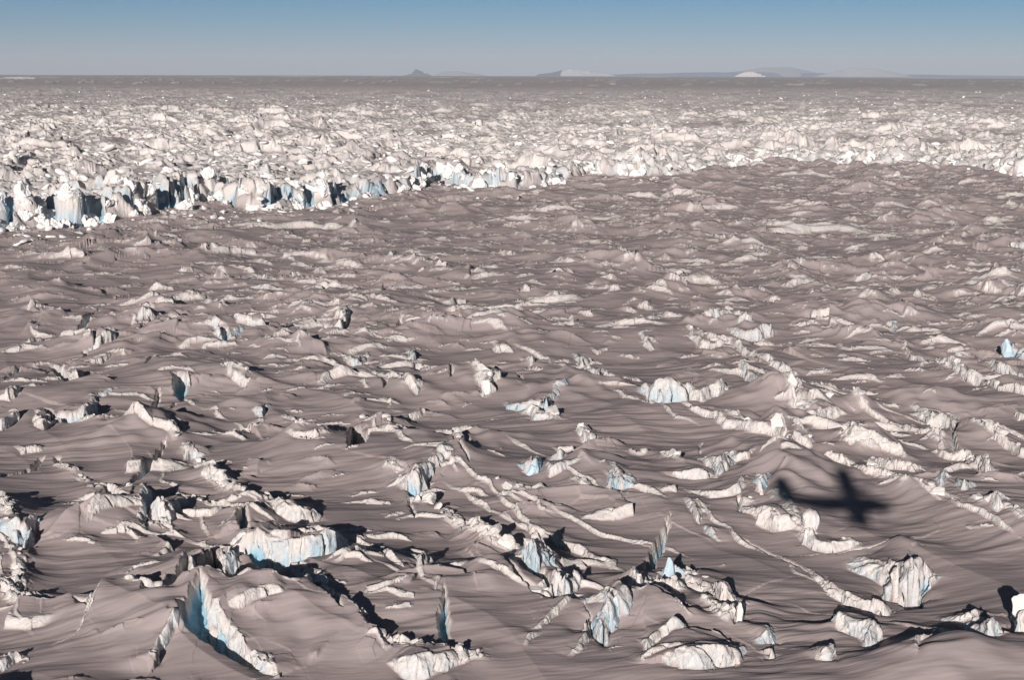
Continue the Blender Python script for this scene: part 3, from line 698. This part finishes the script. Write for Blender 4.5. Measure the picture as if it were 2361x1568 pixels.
def ice_material(name, terrain, bump=2.2):
    m, t, b = nodes(name); N = t.nodes; Lk = t.links
    co = N.new('ShaderNodeTexCoord')
    def noise(scale, detail, vec, rough=.55):
        n = N.new('ShaderNodeTexNoise'); n.inputs['Scale'].default_value = scale; n.inputs['Detail'].default_value = detail; n.inputs['Roughness'].default_value = rough
        Lk.new(vec, n.inputs['Vector']); return n.outputs['Fac']
    def mixc(f, a, c):
        k = N.new('ShaderNodeMixRGB')
        for i, v in ((0, f), (1, a), (2, c)):
            if isinstance(v, tuple): k.inputs[i].default_value = (*v, 1)
            elif isinstance(v, (int, float)): k.inputs[i].default_value = v
            else: Lk.new(v, k.inputs[i])
        return k.outputs[0]
    def math_(op, a, c):
        k = N.new('ShaderNodeMath'); k.operation = op
        for i, v in ((0, a), (1, c)):
            if isinstance(v, (int, float)): k.inputs[i].default_value = v
            else: Lk.new(v, k.inputs[i])
        k.use_clamp = False
        return k.outputs[0]
    if terrain:
        vec = co.outputs['Object']
        mp = N.new('ShaderNodeMapping'); mp.vector_type = 'TEXTURE'; mp.inputs['Rotation'].default_value = (0, 0, WD); mp.inputs['Scale'].default_value = (3.2, .55, 1)
        Lk.new(vec, mp.inputs['Vector'])
        at = N.new('ShaderNodeAttribute'); at.attribute_name = 'ice'
        ab = N.new('ShaderNodeAttribute'); ab.attribute_name = 'blue'
        streak = noise(.55, 4, mp.outputs[0])
        lump = noise(1.6, 5, vec, .6)
        base = mixc(streak, tuple(c * .93 for c in SNOW_DIMMED), tuple(c * 1.06 for c in SNOW_DIMMED))
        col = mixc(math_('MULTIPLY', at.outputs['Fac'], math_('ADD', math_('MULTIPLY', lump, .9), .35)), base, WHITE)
        col = mixc(ab.outputs['Fac'], col, BLUEICE_AND_SHADE)
        patch = noise(.06, 3, vec)
        h = math_('ADD', math_('MULTIPLY', streak, math_('MULTIPLY', patch, .17)), math_('MULTIPLY', math_('MULTIPLY', lump, at.outputs['Fac']), .30))
    else:
        vec = co.outputs['Object']
        lump = noise(bump, 7, vec, .62)
        geo = N.new('ShaderNodeNewGeometry')
        sp_ = N.new('ShaderNodeSeparateXYZ'); Lk.new(co.outputs['Object'], sp_.inputs[0])
        big = noise(.9, 2, vec)
        f = math_('MULTIPLY', math_('SUBTRACT', big, .52), 3.0)
        cl = N.new('ShaderNodeClamp'); Lk.new(f, cl.inputs[0])
        col = mixc(cl.outputs[0], WHITE, (.72, .78, .82))
        h = math_('MULTIPLY', lump, .16)
    bp = N.new('ShaderNodeBump'); bp.inputs['Strength'].default_value = 1.0; bp.inputs['Distance'].default_value = 1.0
    Lk.new(h, bp.inputs['Height']); Lk.new(bp.outputs[0], b.inputs['Normal'])
    Lk.new(col, b.inputs['Base Color'])
    b.inputs['Roughness'].default_value = .85; b.inputs['Specular IOR Level'].default_value = .15
    return m
M_GL = ice_material('snow_and_ice_painted_contrast', True)
M_ICE = ice_material('broken_white_ice', False)

def grid_mesh(name, co3, nr, nc, mat, attrs=()):
    me = bpy.data.meshes.new(name)
    nv = nr * nc
    me.vertices.add(nv); me.vertices.foreach_set('co', np.ascontiguousarray(co3, f32).ravel())
    i = (np.arange(nr - 1)[:, None] * nc + np.arange(nc - 1)[None, :]).ravel()
    q = np.stack([i, i + 1, i + nc + 1, i + nc], 1).astype(np.int32)
    nf = len(q)
    me.loops.add(nf * 4); me.loops.foreach_set('vertex_index', q.ravel())
    me.polygons.add(nf); me.polygons.foreach_set('loop_start', np.arange(0, nf * 4, 4, dtype=np.int32))
    me.polygons.foreach_set('use_smooth', np.ones(nf, bool))
    me.update(calc_edges=True)
    for an, arr in attrs:
        a = me.attributes.new(an, 'FLOAT', 'POINT'); a.data.foreach_set('value', np.ascontiguousarray(arr, f32).ravel())
    me.materials.append(mat)
    o = bpy.data.objects.new(name, me); C.objects.link(o)
    return o
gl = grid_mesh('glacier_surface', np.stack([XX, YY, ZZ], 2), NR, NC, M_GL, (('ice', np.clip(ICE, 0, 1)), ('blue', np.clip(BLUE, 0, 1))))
gl['kind'] = 'structure'

# ------------------------------------------------------------------ loose ice
def tag(o, label, cat, group=None):
    o['label'] = label; o['category'] = cat
    if group: o['group'] = group
    return o
def chunk_mesh(name, seed, flat=False, tall=1.0, sub=4, mat=None, data=False, rough=1.0):
    r = random.Random(seed)
    bm = bmesh.new(); bmesh.ops.create_icosphere(bm, subdivisions=sub, radius=1.0)
    planes = []
    for k in range(11):
        n = Vector((r.gauss(0, 1), r.gauss(0, 1), r.gauss(0, .8))).normalized(); planes.append((n, r.uniform(.45, .8)))
    if flat: planes.append((Vector((r.uniform(-.25, .25), r.uniform(-.25, .25), 1)).normalized(), r.uniform(.35, .55)))
    co = np.array([v.co[:] for v in bm.verts])
    for n, d in planes:
        n = np.array(n); q = co @ n - d
        co -= np.outer(np.maximum(q, 0) * .93, n)
    a = gn(co[:, 0] * 2.2 + seed, co[:, 1] * 2.2 + co[:, 2] * 1.7, seed) * .10 + gn(co[:, 0] * 5 + seed, co[:, 2] * 5 - co[:, 1] * 3, seed + 3) * .05 + gn(co[:, 1] * 11 + seed, co[:, 2] * 11 + co[:, 0] * 7, seed + 5) * .022
    co *= (1 + a * rough)[:, None]
    if rough > 1:            # flutes and crumbling edges
        an = np.arctan2(co[:, 1], co[:, 0])
        fl = gn(an * 2.6 + seed, co[:, 2] * .9, seed + 11) * .12 + gn(an * 6 + seed, co[:, 2] * 2.5, seed + 12) * .04
        co[:, :2] *= (1 + fl)[:, None]
        ck, ce = chunks(co[:, 0] * 2.2 + seed, co[:, 2] * 2.2 + co[:, 1] * 2.0, seed + 13, .8)
        co *= (1 + .20 * (ck - .5) * sstep(0, .25, ce))[:, None]
    co[:, 2] *= tall
    for v, c in zip(bm.verts, co): v.co = c
    if data:
        bm.faces.ensure_lookup_table(); fc = np.array([[q.index for q in f.verts] for f in bm.faces], np.int32); bm.free(); return co.astype(f32), fc
    me = bpy.data.meshes.new(name); bm.to_mesh(me); bm.free()
    me.materials.append(mat or M_ICE)
    return me
BLOCKS = [chunk_mesh('ice_block', 100 + k, k % 3 == 0) for k in range(10)]
def put(name, me, x, y, z, sc, rz, label, cat, group):
    o = bpy.data.objects.new(name, me); C.objects.link(o)
    o.location = (x, y, z); o.scale = sc; o.rotation_euler = (rng.uniform(-.55, .55), rng.uniform(-.55, .55), rz)
    return tag(o, label, cat, group)
for t, line, size, where in RUBBLE:
    P = [pt(t, a, b) for a, b in line]; hs = [hm(t, a, b, size) for a, b in line]
    for (a, b, ha, hb) in zip(P, P[1:], hs, hs[1:]):
        l = math.hypot(b[0] - a[0], b[1] - a[1]); n = max(1, round(l / (ha * 1.6)))
        for k in range(n):
            f = (k + rng.uniform(.2, .8)) / n; sz = ha * (rng.uniform(.22, .48) if rng.random() < .75 else rng.uniform(.5, .85))
            x = a[0] + (b[0] - a[0]) * f + rng.gauss(0, .2) * ha; y = a[1] + (b[1] - a[1]) * f + rng.gauss(0, .25) * ha
            put('ice_block', rng.choice(BLOCKS), x, y, height(x, y) + sz * rng.uniform(-.1, .25), (sz * rng.uniform(.8, 1.5), sz * rng.uniform(.7, 1.2), sz * rng.uniform(.35, .95)), rng.uniform(0, 6.28),
                'white ice block in ' + where, 'ice block', 'ice blocks in ' + where)
# named pieces that stand out on their own: (name, tile, foot X, Y, width px, height px, depth factor, yaw, label)
PIECES = [
 ('ice_cone','B',2250,755,105,190,.8,.3,'pale blue ice cone standing at the near end of a rounded wall'),
 ('ice_fin','C',1765,1200,52,185,1.1,.2,'narrow upright ice fin near the bottom edge at the right'),
 ('ice_boulder','C',2362,1120,130,230,.7,.2,'huge rounded white ice boulder cut by the right edge'),
 ('ice_hummock','C',890,460,95,150,.9,.5,'round white knob leaning on the wall below the aircraft shadow'),
 ('ice_pillar','F',760,690,55,95,1,.4,'thin leaning ice pillar beside a dark slit on the right'),
 ('ice_fin','F',2255,330,60,180,1.4,.1,'light blue ice fin beside the right edge in the middle distance'),
 ('ice_fin','E',1312,1180,75,120,.8,.3,'small light blue ice fin in the centre of the near ice'),
 ('ice_boulder','B',600,215,110,85,.9,.3,'smooth rounded boulder with a black shadow at the rim of the grey pit'),
 ('ice_slab','B',1310,900,190,90,.5,-.3,'flat topped ice slab fallen into the central blue pit'),
 ('ice_boulder','F',1210,1000,140,110,.8,.1,'dome shaped ice boulder right of the pyramid heap'),
 ('ice_pyramid','F',670,910,120,110,.8,.4,'pointed ice pyramid above the aircraft shadow'),
 ('ice_spire','B',2040,850,60,130,1,.5,'pointed pale spire under the narrow blue crevasse'),
 ('ice_spire','C',400,1080,50,150,1,.5,'bent ice spire over a dark trench near the bottom'),
 ('ice_block','E',1000,600,100,130,.8,.3,'largest upright ice block of the cluster in the very middle'),
]
M_BLUE = ice_material('pale_blue_ice', False)
for n_ in M_BLUE.node_tree.nodes:
    if n_.type == 'MIX_RGB': n_.inputs[1].default_value = (.62, .76, .84, 1); n_.inputs[2].default_value = (.34, .60, .78, 1)
for i, (nm, t, a, b, wpx, hpx, df, yaw, lab) in enumerate(PIECES):
    x, y = pt(t, a, b); h = hm(t, a, b, hpx); w = hm(t, a, b, wpx)
    me = chunk_mesh(nm, 300 + i * 7, nm == 'ice_slab', 1.0, 4, M_BLUE if 'blue' in lab and nm != 'ice_slab' and nm != 'ice_spire' else None)
    o = put(nm, me, x, y + w * df * .35, height(x, y) + h * .18, (w * .62, w * .62 * df, h * .62), yaw, lab, 'ice ' + nm.split('_')[1], None)
    o.rotation_euler = (rng.uniform(-.1, .1), rng.uniform(-.1, .1), yaw)

# the ice wall: single seracs along the broken front, then the chaos of blocks behind it
M_SER = ice_material('serac_ice', False, 3.2)
for n_ in M_SER.node_tree.nodes:
    if n_.type == 'MIX_RGB': n_.inputs[1].default_value = (.92, .88, .855, 1); n_.inputs[2].default_value = (.42, .67, .83, 1)  # blue patches paint the bluish shadows of the wall into the colour
    if n_.type == 'MATH' and n_.operation == 'SUBTRACT': n_.inputs[1].default_value = .57
SER = [chunk_mesh('serac', 500 + k, k % 3 == 1, 1.0, 5, M_SER, rough=1.55) for k in range(9)]
r3 = random.Random(21)
SECT = [(-60, 620, 'white blue-shadowed serac in the tall left end of the ice wall', 'seracs of the left end of the ice wall'),
        (620, 1080, 'white serac in the cliff left of centre that ends the ice wall there', 'seracs of the cliff left of centre'),
        (1080, 1650, 'white serac in the low middle stretch of the ice wall', 'seracs of the middle stretch of the ice wall'),
        (1650, 2420, 'bright sunlit serac in the right hand stretch of the ice wall', 'seracs of the right stretch of the ice wall')]
def ser_front(u):
    d = [f for f in FRONT]
    us = [f[0] for f in d]; vs = [f[1] for f in d]
    return ground(u, float(np.interp(u, us, vs)))
nser = 0
for u0, u1, lab, grp in SECT:
    u = u0
    while u < u1:
        if r3.random() < (.20 if u < 1000 else .5 if u < 1350 else .3): u += r3.uniform(20, 42)
        if any(abs(u - ru) < rw * .8 for ru, rw in RECESS): u += 12; continue
        x, y = ser_front(u)
        for k in range(3):
            off = abs(r3.gauss(2 + 10 * k, 5)); xx = x + r3.gauss(0, 3); yy = y + off
            sz = r3.uniform(1.5, 3.7) * (1.15 if u < 1050 else .9) * (1 if r3.random() > .12 else 1.25)
            tall = r3.uniform(.75, 1.3)
            put('serac', r3.choice(SER), xx, yy, height(xx, yy) + sz * r3.uniform(-.45, .2), (sz * r3.uniform(.75, 1.25), sz * r3.uniform(.8, 1.2), sz * tall), r3.uniform(0, 6.28), lab, 'serac', grp)
            nser += 1
        u += r3.uniform(12, 21)
print('seracs', nser)
PR = [chunk_mesh('p', 700 + k, k % 2 == 0, 1.0, 2 if k < 6 else 4, data=True, rough=1.0 if k < 6 else 1.6) for k in range(12)]
vs_, fs_ = [], []; base_ = 0; r4 = np.random.RandomState(3)
def scatter(n, v0, v1, near_, smin, smax, pw, skirt_=False):
    global base_
    for k in range(n):
        u = r4.uniform(-160, 2520); v = v0 + (v1 - v0) * r4.rand() ** pw
        x, y = ground(u, v, 9)
        fr = float(np.interp(x / y, fx[:, 0], fx[:, 1]))
        if y < fr + (6 if not skirt_ else -38): continue
        if skirt_ and y > fr + 8: continue
        r = int(np.clip(np.searchsorted(YS, y), 1, NR - 1)); c = int(np.clip(np.searchsorted(TX, x / y), 1, NC - 1))
        if not skirt_ and RUF[r, c] < r4.uniform(.1, .6): continue
        sz = smin + (smax - smin) * r4.rand() ** 2.2
        co, fc = PR[(6 if near_ else 0) + r4.randint(6)]
        a = r4.uniform(0, 6.28); ca, sa = math.cos(a), math.sin(a)
        q = co * (sz * r4.uniform(.8, 1.9), sz * r4.uniform(.7, 1.3), sz * r4.uniform(.3, .8))
        tl = r4.uniform(-.4, .4); q = np.stack([q[:, 0] * math.cos(tl) - q[:, 2] * math.sin(tl), q[:, 1], q[:, 0] * math.sin(tl) + q[:, 2] * math.cos(tl)], 1)
        q = np.stack([q[:, 0] * ca - q[:, 1] * sa, q[:, 0] * sa + q[:, 1] * ca, q[:, 2]], 1)
        vs_.append((q + (x, y, Z[r, c] + sz * r4.uniform(-.25, .35))).astype(f32)); fs_.append(fc + base_); base_ += len(co)
scatter(1100, 545, 330, True, 1.4, 4.2, 1.0)
scatter(5200, 420, 206, False, 1.0, 3.6, .85)
scatter(200, 232, 200, False, 1.2, 2.6, 1.0)
scatter(2600, 560, 385, False, .5, 2.2, 1.0, True)
vv = np.concatenate(vs_); ff = np.concatenate(fs_)
me = bpy.data.meshes.new('broken_ice_field')
me.vertices.add(len(vv)); me.vertices.foreach_set('co', vv.ravel())
me.loops.add(len(ff) * 3); me.loops.foreach_set('vertex_index', ff.ravel())
me.polygons.add(len(ff)); me.polygons.foreach_set('loop_start', np.arange(0, len(ff) * 3, 3, dtype=np.int32))
me.update(calc_edges=True); me.materials.append(M_SER)
o = bpy.data.objects.new('broken_ice_field', me); C.objects.link(o); o['kind'] = 'stuff'
print('field blocks', len(vs_))

# ------------------------------------------------------------------ hills on the horizon
def hill_material(name, rock, snow=(.48, .48, .54)):
    m, t, b = nodes(name); N = t.nodes; L_ = t.links
    at = N.new('ShaderNodeAttribute'); at.attribute_name = 'rock'
    n = N.new('ShaderNodeTexNoise'); n.inputs['Scale'].default_value = .01; n.inputs['Detail'].default_value = 6
    co = N.new('ShaderNodeTexCoord'); L_.new(co.outputs['Object'], n.inputs['Vector'])
    k = N.new('ShaderNodeMixRGB'); k.inputs[1].default_value = (*snow, 1); k.inputs[2].default_value = (*rock, 1); n.inputs['Scale'].default_value = .004
    a = N.new('ShaderNodeMath'); a.operation = 'MULTIPLY_ADD'; L_.new(n.outputs['Fac'], a.inputs[0]); a.inputs[1].default_value = .5; L_.new(at.outputs['Fac'], a.inputs[2])
    q = N.new('ShaderNodeMath'); q.operation = 'GREATER_THAN'; q.inputs[1].default_value = .72; L_.new(a.outputs[0], q.inputs[0])
    L_.new(q.outputs[0], k.inputs[0]); L_.new(k.outputs[0], b.inputs['Base Color']); b.inputs['Roughness'].default_value = .9
    b.inputs['Specular IOR Level'].default_value = .1
    return m
M_HILL = hill_material('snow_and_rock', (.05, .06, .075))
M_BRIGHT = hill_material('snow_painted_sunlit', (.05, .06, .075), (.68, .63, .60))  # lit copy of the hill snow: sunlight painted in as a warmer, brighter colour
M_FAR = hill_material('snow_slope_painted_shade', (.05, .06, .075), (.13, .21, .40))  # a snow slope; its shade and haze are painted in as blue
def hill(name, prof, dist, depth, rough, rocky=0, seed=0, steep=.35):
    plain = name in ('ice_cliff', 'ice_rise')
    if not plain: dist = 30000 + dist * .12; depth *= .6
    """prof: skyline as (survey u, height above the horizon in survey px)"""
    us = np.array([p[0] for p in prof], float); hs = np.array([p[1] for p in prof], float)
    n, m = 160, 40
    U = np.linspace(us[0], us[-1], n); Hh = np.interp(U, us, hs)
    k = np.ones(5) / 5; Hh = np.convolve(np.pad(Hh, 2, mode='edge'), k, 'valid')
    xc = (U - CX) / FPX * dist
    low = 4.0 if plain else 22.0
    hpx = (Hh + (low if not plain else 0)) * dist / FPX
    zb = -dist * dist / (2 * REARTH) if plain else H - (DIP + low) / FPX * dist
    D = np.linspace(-1, 1, m)
    e = np.where(D < 0, np.clip(1 + D / 1.0, 0, 1) ** (1 + steep), np.clip(1 - D, 0, 1))
    Xh = np.repeat(xc[None], m, 0); Yh = dist + D[:, None] * depth + 0 * Xh
    Zh = hpx[None] * e[:, None]
    nz = fbm(Xh / (depth * .22), Yh / (depth * .22), seed, 4)
    Zh = Zh * (1 + rough * nz * np.clip(Hh / 6, 0, 1)[None]) + zb - (1 if plain else 0)
    rk = rocky * .34 + 0 * e[:, None] + .25 * gn(Xh / 420, Yh / 300, seed + 9) * (rocky > 0)
    if rocky and name == 'rocky_hill': rk = rk * np.clip((1325 - U) / 40., 0, 1)[None]
    o = grid_mesh(name, np.stack([Xh, Yh, Zh], 2), m, n, M_FAR if name == 'far_snow_slope' else M_BRIGHT if plain or us[0] == 1680 else M_HILL, (('rock', rk),)); o['kind'] = 'structure'
hill('peak', [(930,0),(940,3),(950,5),(960,12),(966,15),(972,12),(980,6),(990,4),(1000,0)], 22000, 500, .12, 1.7, 1)
hill('snow_dome', [(1000,0),(1015,8),(1035,11),(1060,11),(1080,9),(1100,6),(1125,0)], 26000, 2600, .05, 0, 2)
hill('rocky_hill', [(1230,0),(1240,5),(1262,7),(1275,10),(1290,13),(1312,18),(1330,15),(1350,14),(1370,10),(1400,6),(1420,0)], 19000, 900, .06, 1.6, 3)
hill('far_snow_slope', [(1280,0),(1330,5),(1450,6),(1560,9),(1640,11),(1720,11),(1800,10),(1900,9),(2080,7),(2361,4),(2500,3),(2560,0)], 42000, 5200, .03, 0, 4)
hill('snow_dome', [(1680,0),(1690,5),(1705,11),(1722,12),(1735,9),(1745,5),(1760,0)], 15000, 380, .08, 0, 5)
hill('snow_dome', [(1620,0),(1660,8),(1700,14),(1750,21),(1790,23),(1820,20),(1860,12),(1900,0)], 48000, 6000, .05, 0, 6)
hill('snow_dome', [(1860,0),(1900,10),(1930,18),(1960,22),(2000,20),(2040,14),(2065,8),(2090,0)], 24000, 2200, .04, .35, 7)
hill('ice_cliff', [(8,0),(20,4),(45,6),(75,6),(98,5),(104,0)], 9000, 60, .15, 0, 8, 0)
hill('ice_cliff', [(160,0),(170,2),(215,3),(262,2),(272,0)], 8000, 40, .15, 0, 9, 0)
for i, (u, w_, h_) in enumerate([(130,30,2.2),(1090,40,2.0),(1020,36,2.6),(520,50,1.6),(700,60,1.8),(880,30,1.5),(2140,90,2),(2280,60,1.8),(1500,50,1.6)]):
    hill('ice_rise', [(u-w_,0),(u-w_*.5,h_*.8),(u,h_),(u+w_*.6,h_*.7),(u+w_,0)], 11000 + 900 * i, 160, .1, 0, 20 + i, 0)

# ------------------------------------------------------------------ the aircraft whose shadow lies on the ice
M_PAINT = simple('white_aircraft_paint', (.72, .72, .72), .35); M_RED = simple('red_aircraft_paint', (.45, .05, .04), .35)
M_DARK = simple('black_rubber', (.03, .03, .03), .7); M_METAL = simple('bare_metal', (.45, .45, .46), .3, .9); M_GLASS = simple('dark_cabin_window', (.02, .03, .04), .08)
air = bpy.data.objects.new('aircraft', None); C.objects.link(air)
tag(air, 'twin propeller high wing aircraft flying low over the ice, seen by its shadow', 'aircraft')
def mesh(name, verts, faces, mat, parent, smooth=True):
    me = bpy.data.meshes.new(name); me.from_pydata(verts, [], faces); me.update()
    bm = bmesh.new(); bm.from_mesh(me); bmesh.ops.recalc_face_normals(bm, faces=bm.faces); bm.to_mesh(me); bm.free()
    if smooth:
        for p in me.polygons: p.use_smooth = True
    me.materials.append(mat)
    o = bpy.data.objects.new(name, me); C.objects.link(o); o.parent = parent
    return o
def loft(name, secs, mat, parent, n=20, sq=2.6, axis='x'):
    """secs: (position, centre a, centre b, half width, half height)"""
    v, f = [], []
    for p, a, b, hw, hh in secs:
        for k in range(n):
            t = 2 * math.pi * k / n; c, s_ = math.cos(t), math.sin(t)
            q = (a + hw * math.copysign(abs(c) ** (2 / sq), c), b + hh * math.copysign(abs(s_) ** (2 / sq), s_))
            v.append((p, q[0], q[1]) if axis == 'x' else (q[0], p, q[1]) if axis == 'y' else (q[0], q[1], p))
    for i in range(len(secs) - 1):
        for k in range(n):
            f.append((i * n + k, i * n + (k + 1) % n, (i + 1) * n + (k + 1) % n, (i + 1) * n + k))
    f.append(tuple(range(n))); f.append(tuple((len(secs) - 1) * n + k for k in range(n)))
    return mesh(name, v, f, mat, parent)
# x forward, y to the left wing, z up; origin at the cabin centre
fus = loft('fuselage', [(7.75,0,-.35,.12,.12),(7.4,0,-.32,.42,.38),(6.6,0,-.22,.70,.72),(5.6,0,-.10,.82,.98),(4.8,0,-.05,.84,1.20),(3.8,0,-.08,.84,1.26),(-1.2,0,-.05,.84,1.18),(-2.6,0,.06,.78,1.06),(-4.4,0,.20,.62,.88),(-6.2,0,.40,.42,.70),(-7.7,0,.60,.12,.22),(-7.95,0,.62,.05,.1)], M_PAINT, air)
loft('wing', [(-9.9,1.95,1.12,.95,.08),(-9.6,1.95,1.12,1.2,.14),(-4,1.95,1.12,1.22,.2),(0,1.95,1.12,1.24,.24),(4,1.95,1.12,1.22,.2),(9.6,1.95,1.12,1.2,.14),(9.9,1.95,1.12,.95,.08)], M_PAINT, air, 20, 1.6, 'y')
loft('tailplane', [(-3.2,-7.3,.95,.5,.03),(-3.0,-7.3,.95,.62,.06),(0,-7.25,.95,.75,.09),(3.0,-7.3,.95,.62,.06),(3.2,-7.3,.95,.5,.03)], M_PAINT, air, 16, 1.6, 'y')
loft('fin', [(.5,-6.5,0,1.8,.14),(1.6,-7.05,0,1.4,.12),(2.9,-7.6,0,1.15,.09),(3.8,-8.0,0,.98,.06),(4.0,-8.1,0,.7,.03)], M_RED, air, 16, 1.6, 'z')
for sy in (-1, 1):
    y0 = 2.85 * sy
    nac = loft('engine_nacelle', [(4.7,y0,.88,.20,.22),(4.5,y0,.88,.33,.38),(3.6,y0,.86,.40,.46),(2.2,y0,.92,.38,.40),(.8,y0,1.02,.25,.22),(.3,y0,1.06,.08,.08)], M_PAINT, air)
    pv, pf = [], []
    for k in range(3):
        a = R(20 + 120 * k); ca, sa = math.cos(a), math.sin(a)
        for r_, hw, tw in ((.12,.06,.05),(.6,.12,.05),(1.0,.11,.03),(1.28,.06,.01)):
            for (p, q) in ((-hw, -tw), (hw, tw), (hw, tw + .02), (-hw, -tw + .02)):
                pv.append((4.86 + q, y0 + r_ * ca - p * sa, .88 + r_ * sa + p * ca))
        b0 = k * 16
        for i in range(3):
            for j in range(4): pf.append((b0 + i * 4 + j, b0 + i * 4 + (j + 1) % 4, b0 + i * 4 + 4 + (j + 1) % 4, b0 + i * 4 + 4 + j))
        pf.append((b0, b0 + 1, b0 + 2, b0 + 3)); pf.append((b0 + 12, b0 + 13, b0 + 14, b0 + 15))
    mesh('propeller', pv, pf, M_DARK, nac, False)
    loft('spinner', [(5.15,y0,.88,.02,.02),(5.0,y0,.88,.12,.12),(4.72,y0,.88,.2,.2)], M_METAL, nac, 14, 2)
    loft('wing_strut', [(-.55,2.1 + 0,sy*.75,.11,.05),(1.03,2.0,sy*4.3,.11,.05)], M_PAINT, air, 10, 2, 'z')
    leg = loft('landing_gear', [(-.75,1.5,sy*.7,.14,.12),(-1.35,1.4,sy*1.75,.09,.08)], M_PAINT, air, 10, 2, 'z')
    loft('wheel', [(sy*1.95-.17,1.4,-1.55,.30,.30),(sy*1.95-.12,1.4,-1.55,.40,.40),(sy*1.95+.12,1.4,-1.55,.40,.40),(sy*1.95+.17,1.4,-1.55,.30,.30)], M_DARK, leg, 20, 2, 'y')
    for k in range(6):
        x0 = 3.0 - .85 * k
        if sy > 0 and k == 3: continue
        mesh('cabin_window', [(x0-.24,sy*.805,.1),(x0+.24,sy*.805,.1),(x0+.24,sy*.79,.52),(x0-.24,sy*.79,.52),(x0-.24,sy*.83,.1),(x0+.24,sy*.83,.1),(x0+.24,sy*.81,.52),(x0-.24,sy*.81,.52)], [(0,1,2,3),(4,5,6,7),(0,1,5,4),(1,2,6,5),(2,3,7,6),(3,0,4,7)], M_GLASS, air, False)
mesh('windscreen', [(5.95,-.55,.32),(5.95,.55,.32),(5.0,.62,.90),(5.0,-.62,.90),(5.9,-.5,.2),(5.9,.5,.2),(4.95,.58,.78),(4.95,-.58,.78)], [(0,1,2,3),(4,5,6,7),(0,1,5,4),(1,2,6,5),(2,3,7,6),(3,0,4,7)], M_GLASS, air, False)
nl = loft('nose_gear', [(-.5,6.2,0,.1,.1),(-1.4,6.3,0,.07,.07)], M_PAINT, air, 10, 2, 'z')
loft('wheel', [(-.14,6.3,-1.6,.25,.25),(-.1,6.3,-1.6,.34,.34),(.1,6.3,-1.6,.34,.34),(.14,6.3,-1.6,.25,.25)], M_DARK, nl, 20, 2, 'y')
air.rotation_mode = 'XYZ'
air.rotation_euler = (R(7.0), R(0), R(-4.0))
# the camera is held at the open window, just clear of the left side of the cabin
air.scale = (1.06,) * 3
off = air.rotation_euler.to_matrix() @ Vector((0.0, 1.14, .25))
air.location = Vector((0, 0, H)) - off

# ------------------------------------------------------------------ air
bm = bmesh.new(); bmesh.ops.create_cube(bm, size=1)
me = bpy.data.meshes.new('haze'); bm.to_mesh(me); bm.free()
hz = bpy.data.objects.new('haze', me); C.objects.link(hz); hz['kind'] = 'stuff'
ztop = 560.0; zbot = -420.0
hz.scale = (220000, 80000, ztop - zbot); hz.location = (0, 70000 / 2 - 3000, (ztop + zbot) / 2)
m = bpy.data.materials.new('haze'); m.use_nodes = True; t = m.node_tree; t.nodes.clear()
o_ = t.nodes.new('ShaderNodeOutputMaterial'); vnode = t.nodes.new('ShaderNodeVolumePrincipled')
vnode.inputs['Color'].default_value = (.83, .90, 1.0, 1); vnode.inputs['Anisotropy'].default_value = -.12; vnode.inputs['Density'].default_value = 3.0e-5
t.links.new(vnode.outputs[0], o_.inputs['Volume']); me.materials.append(m)

print('ice blocks', len(C.objects), 'grid', NR, NC)
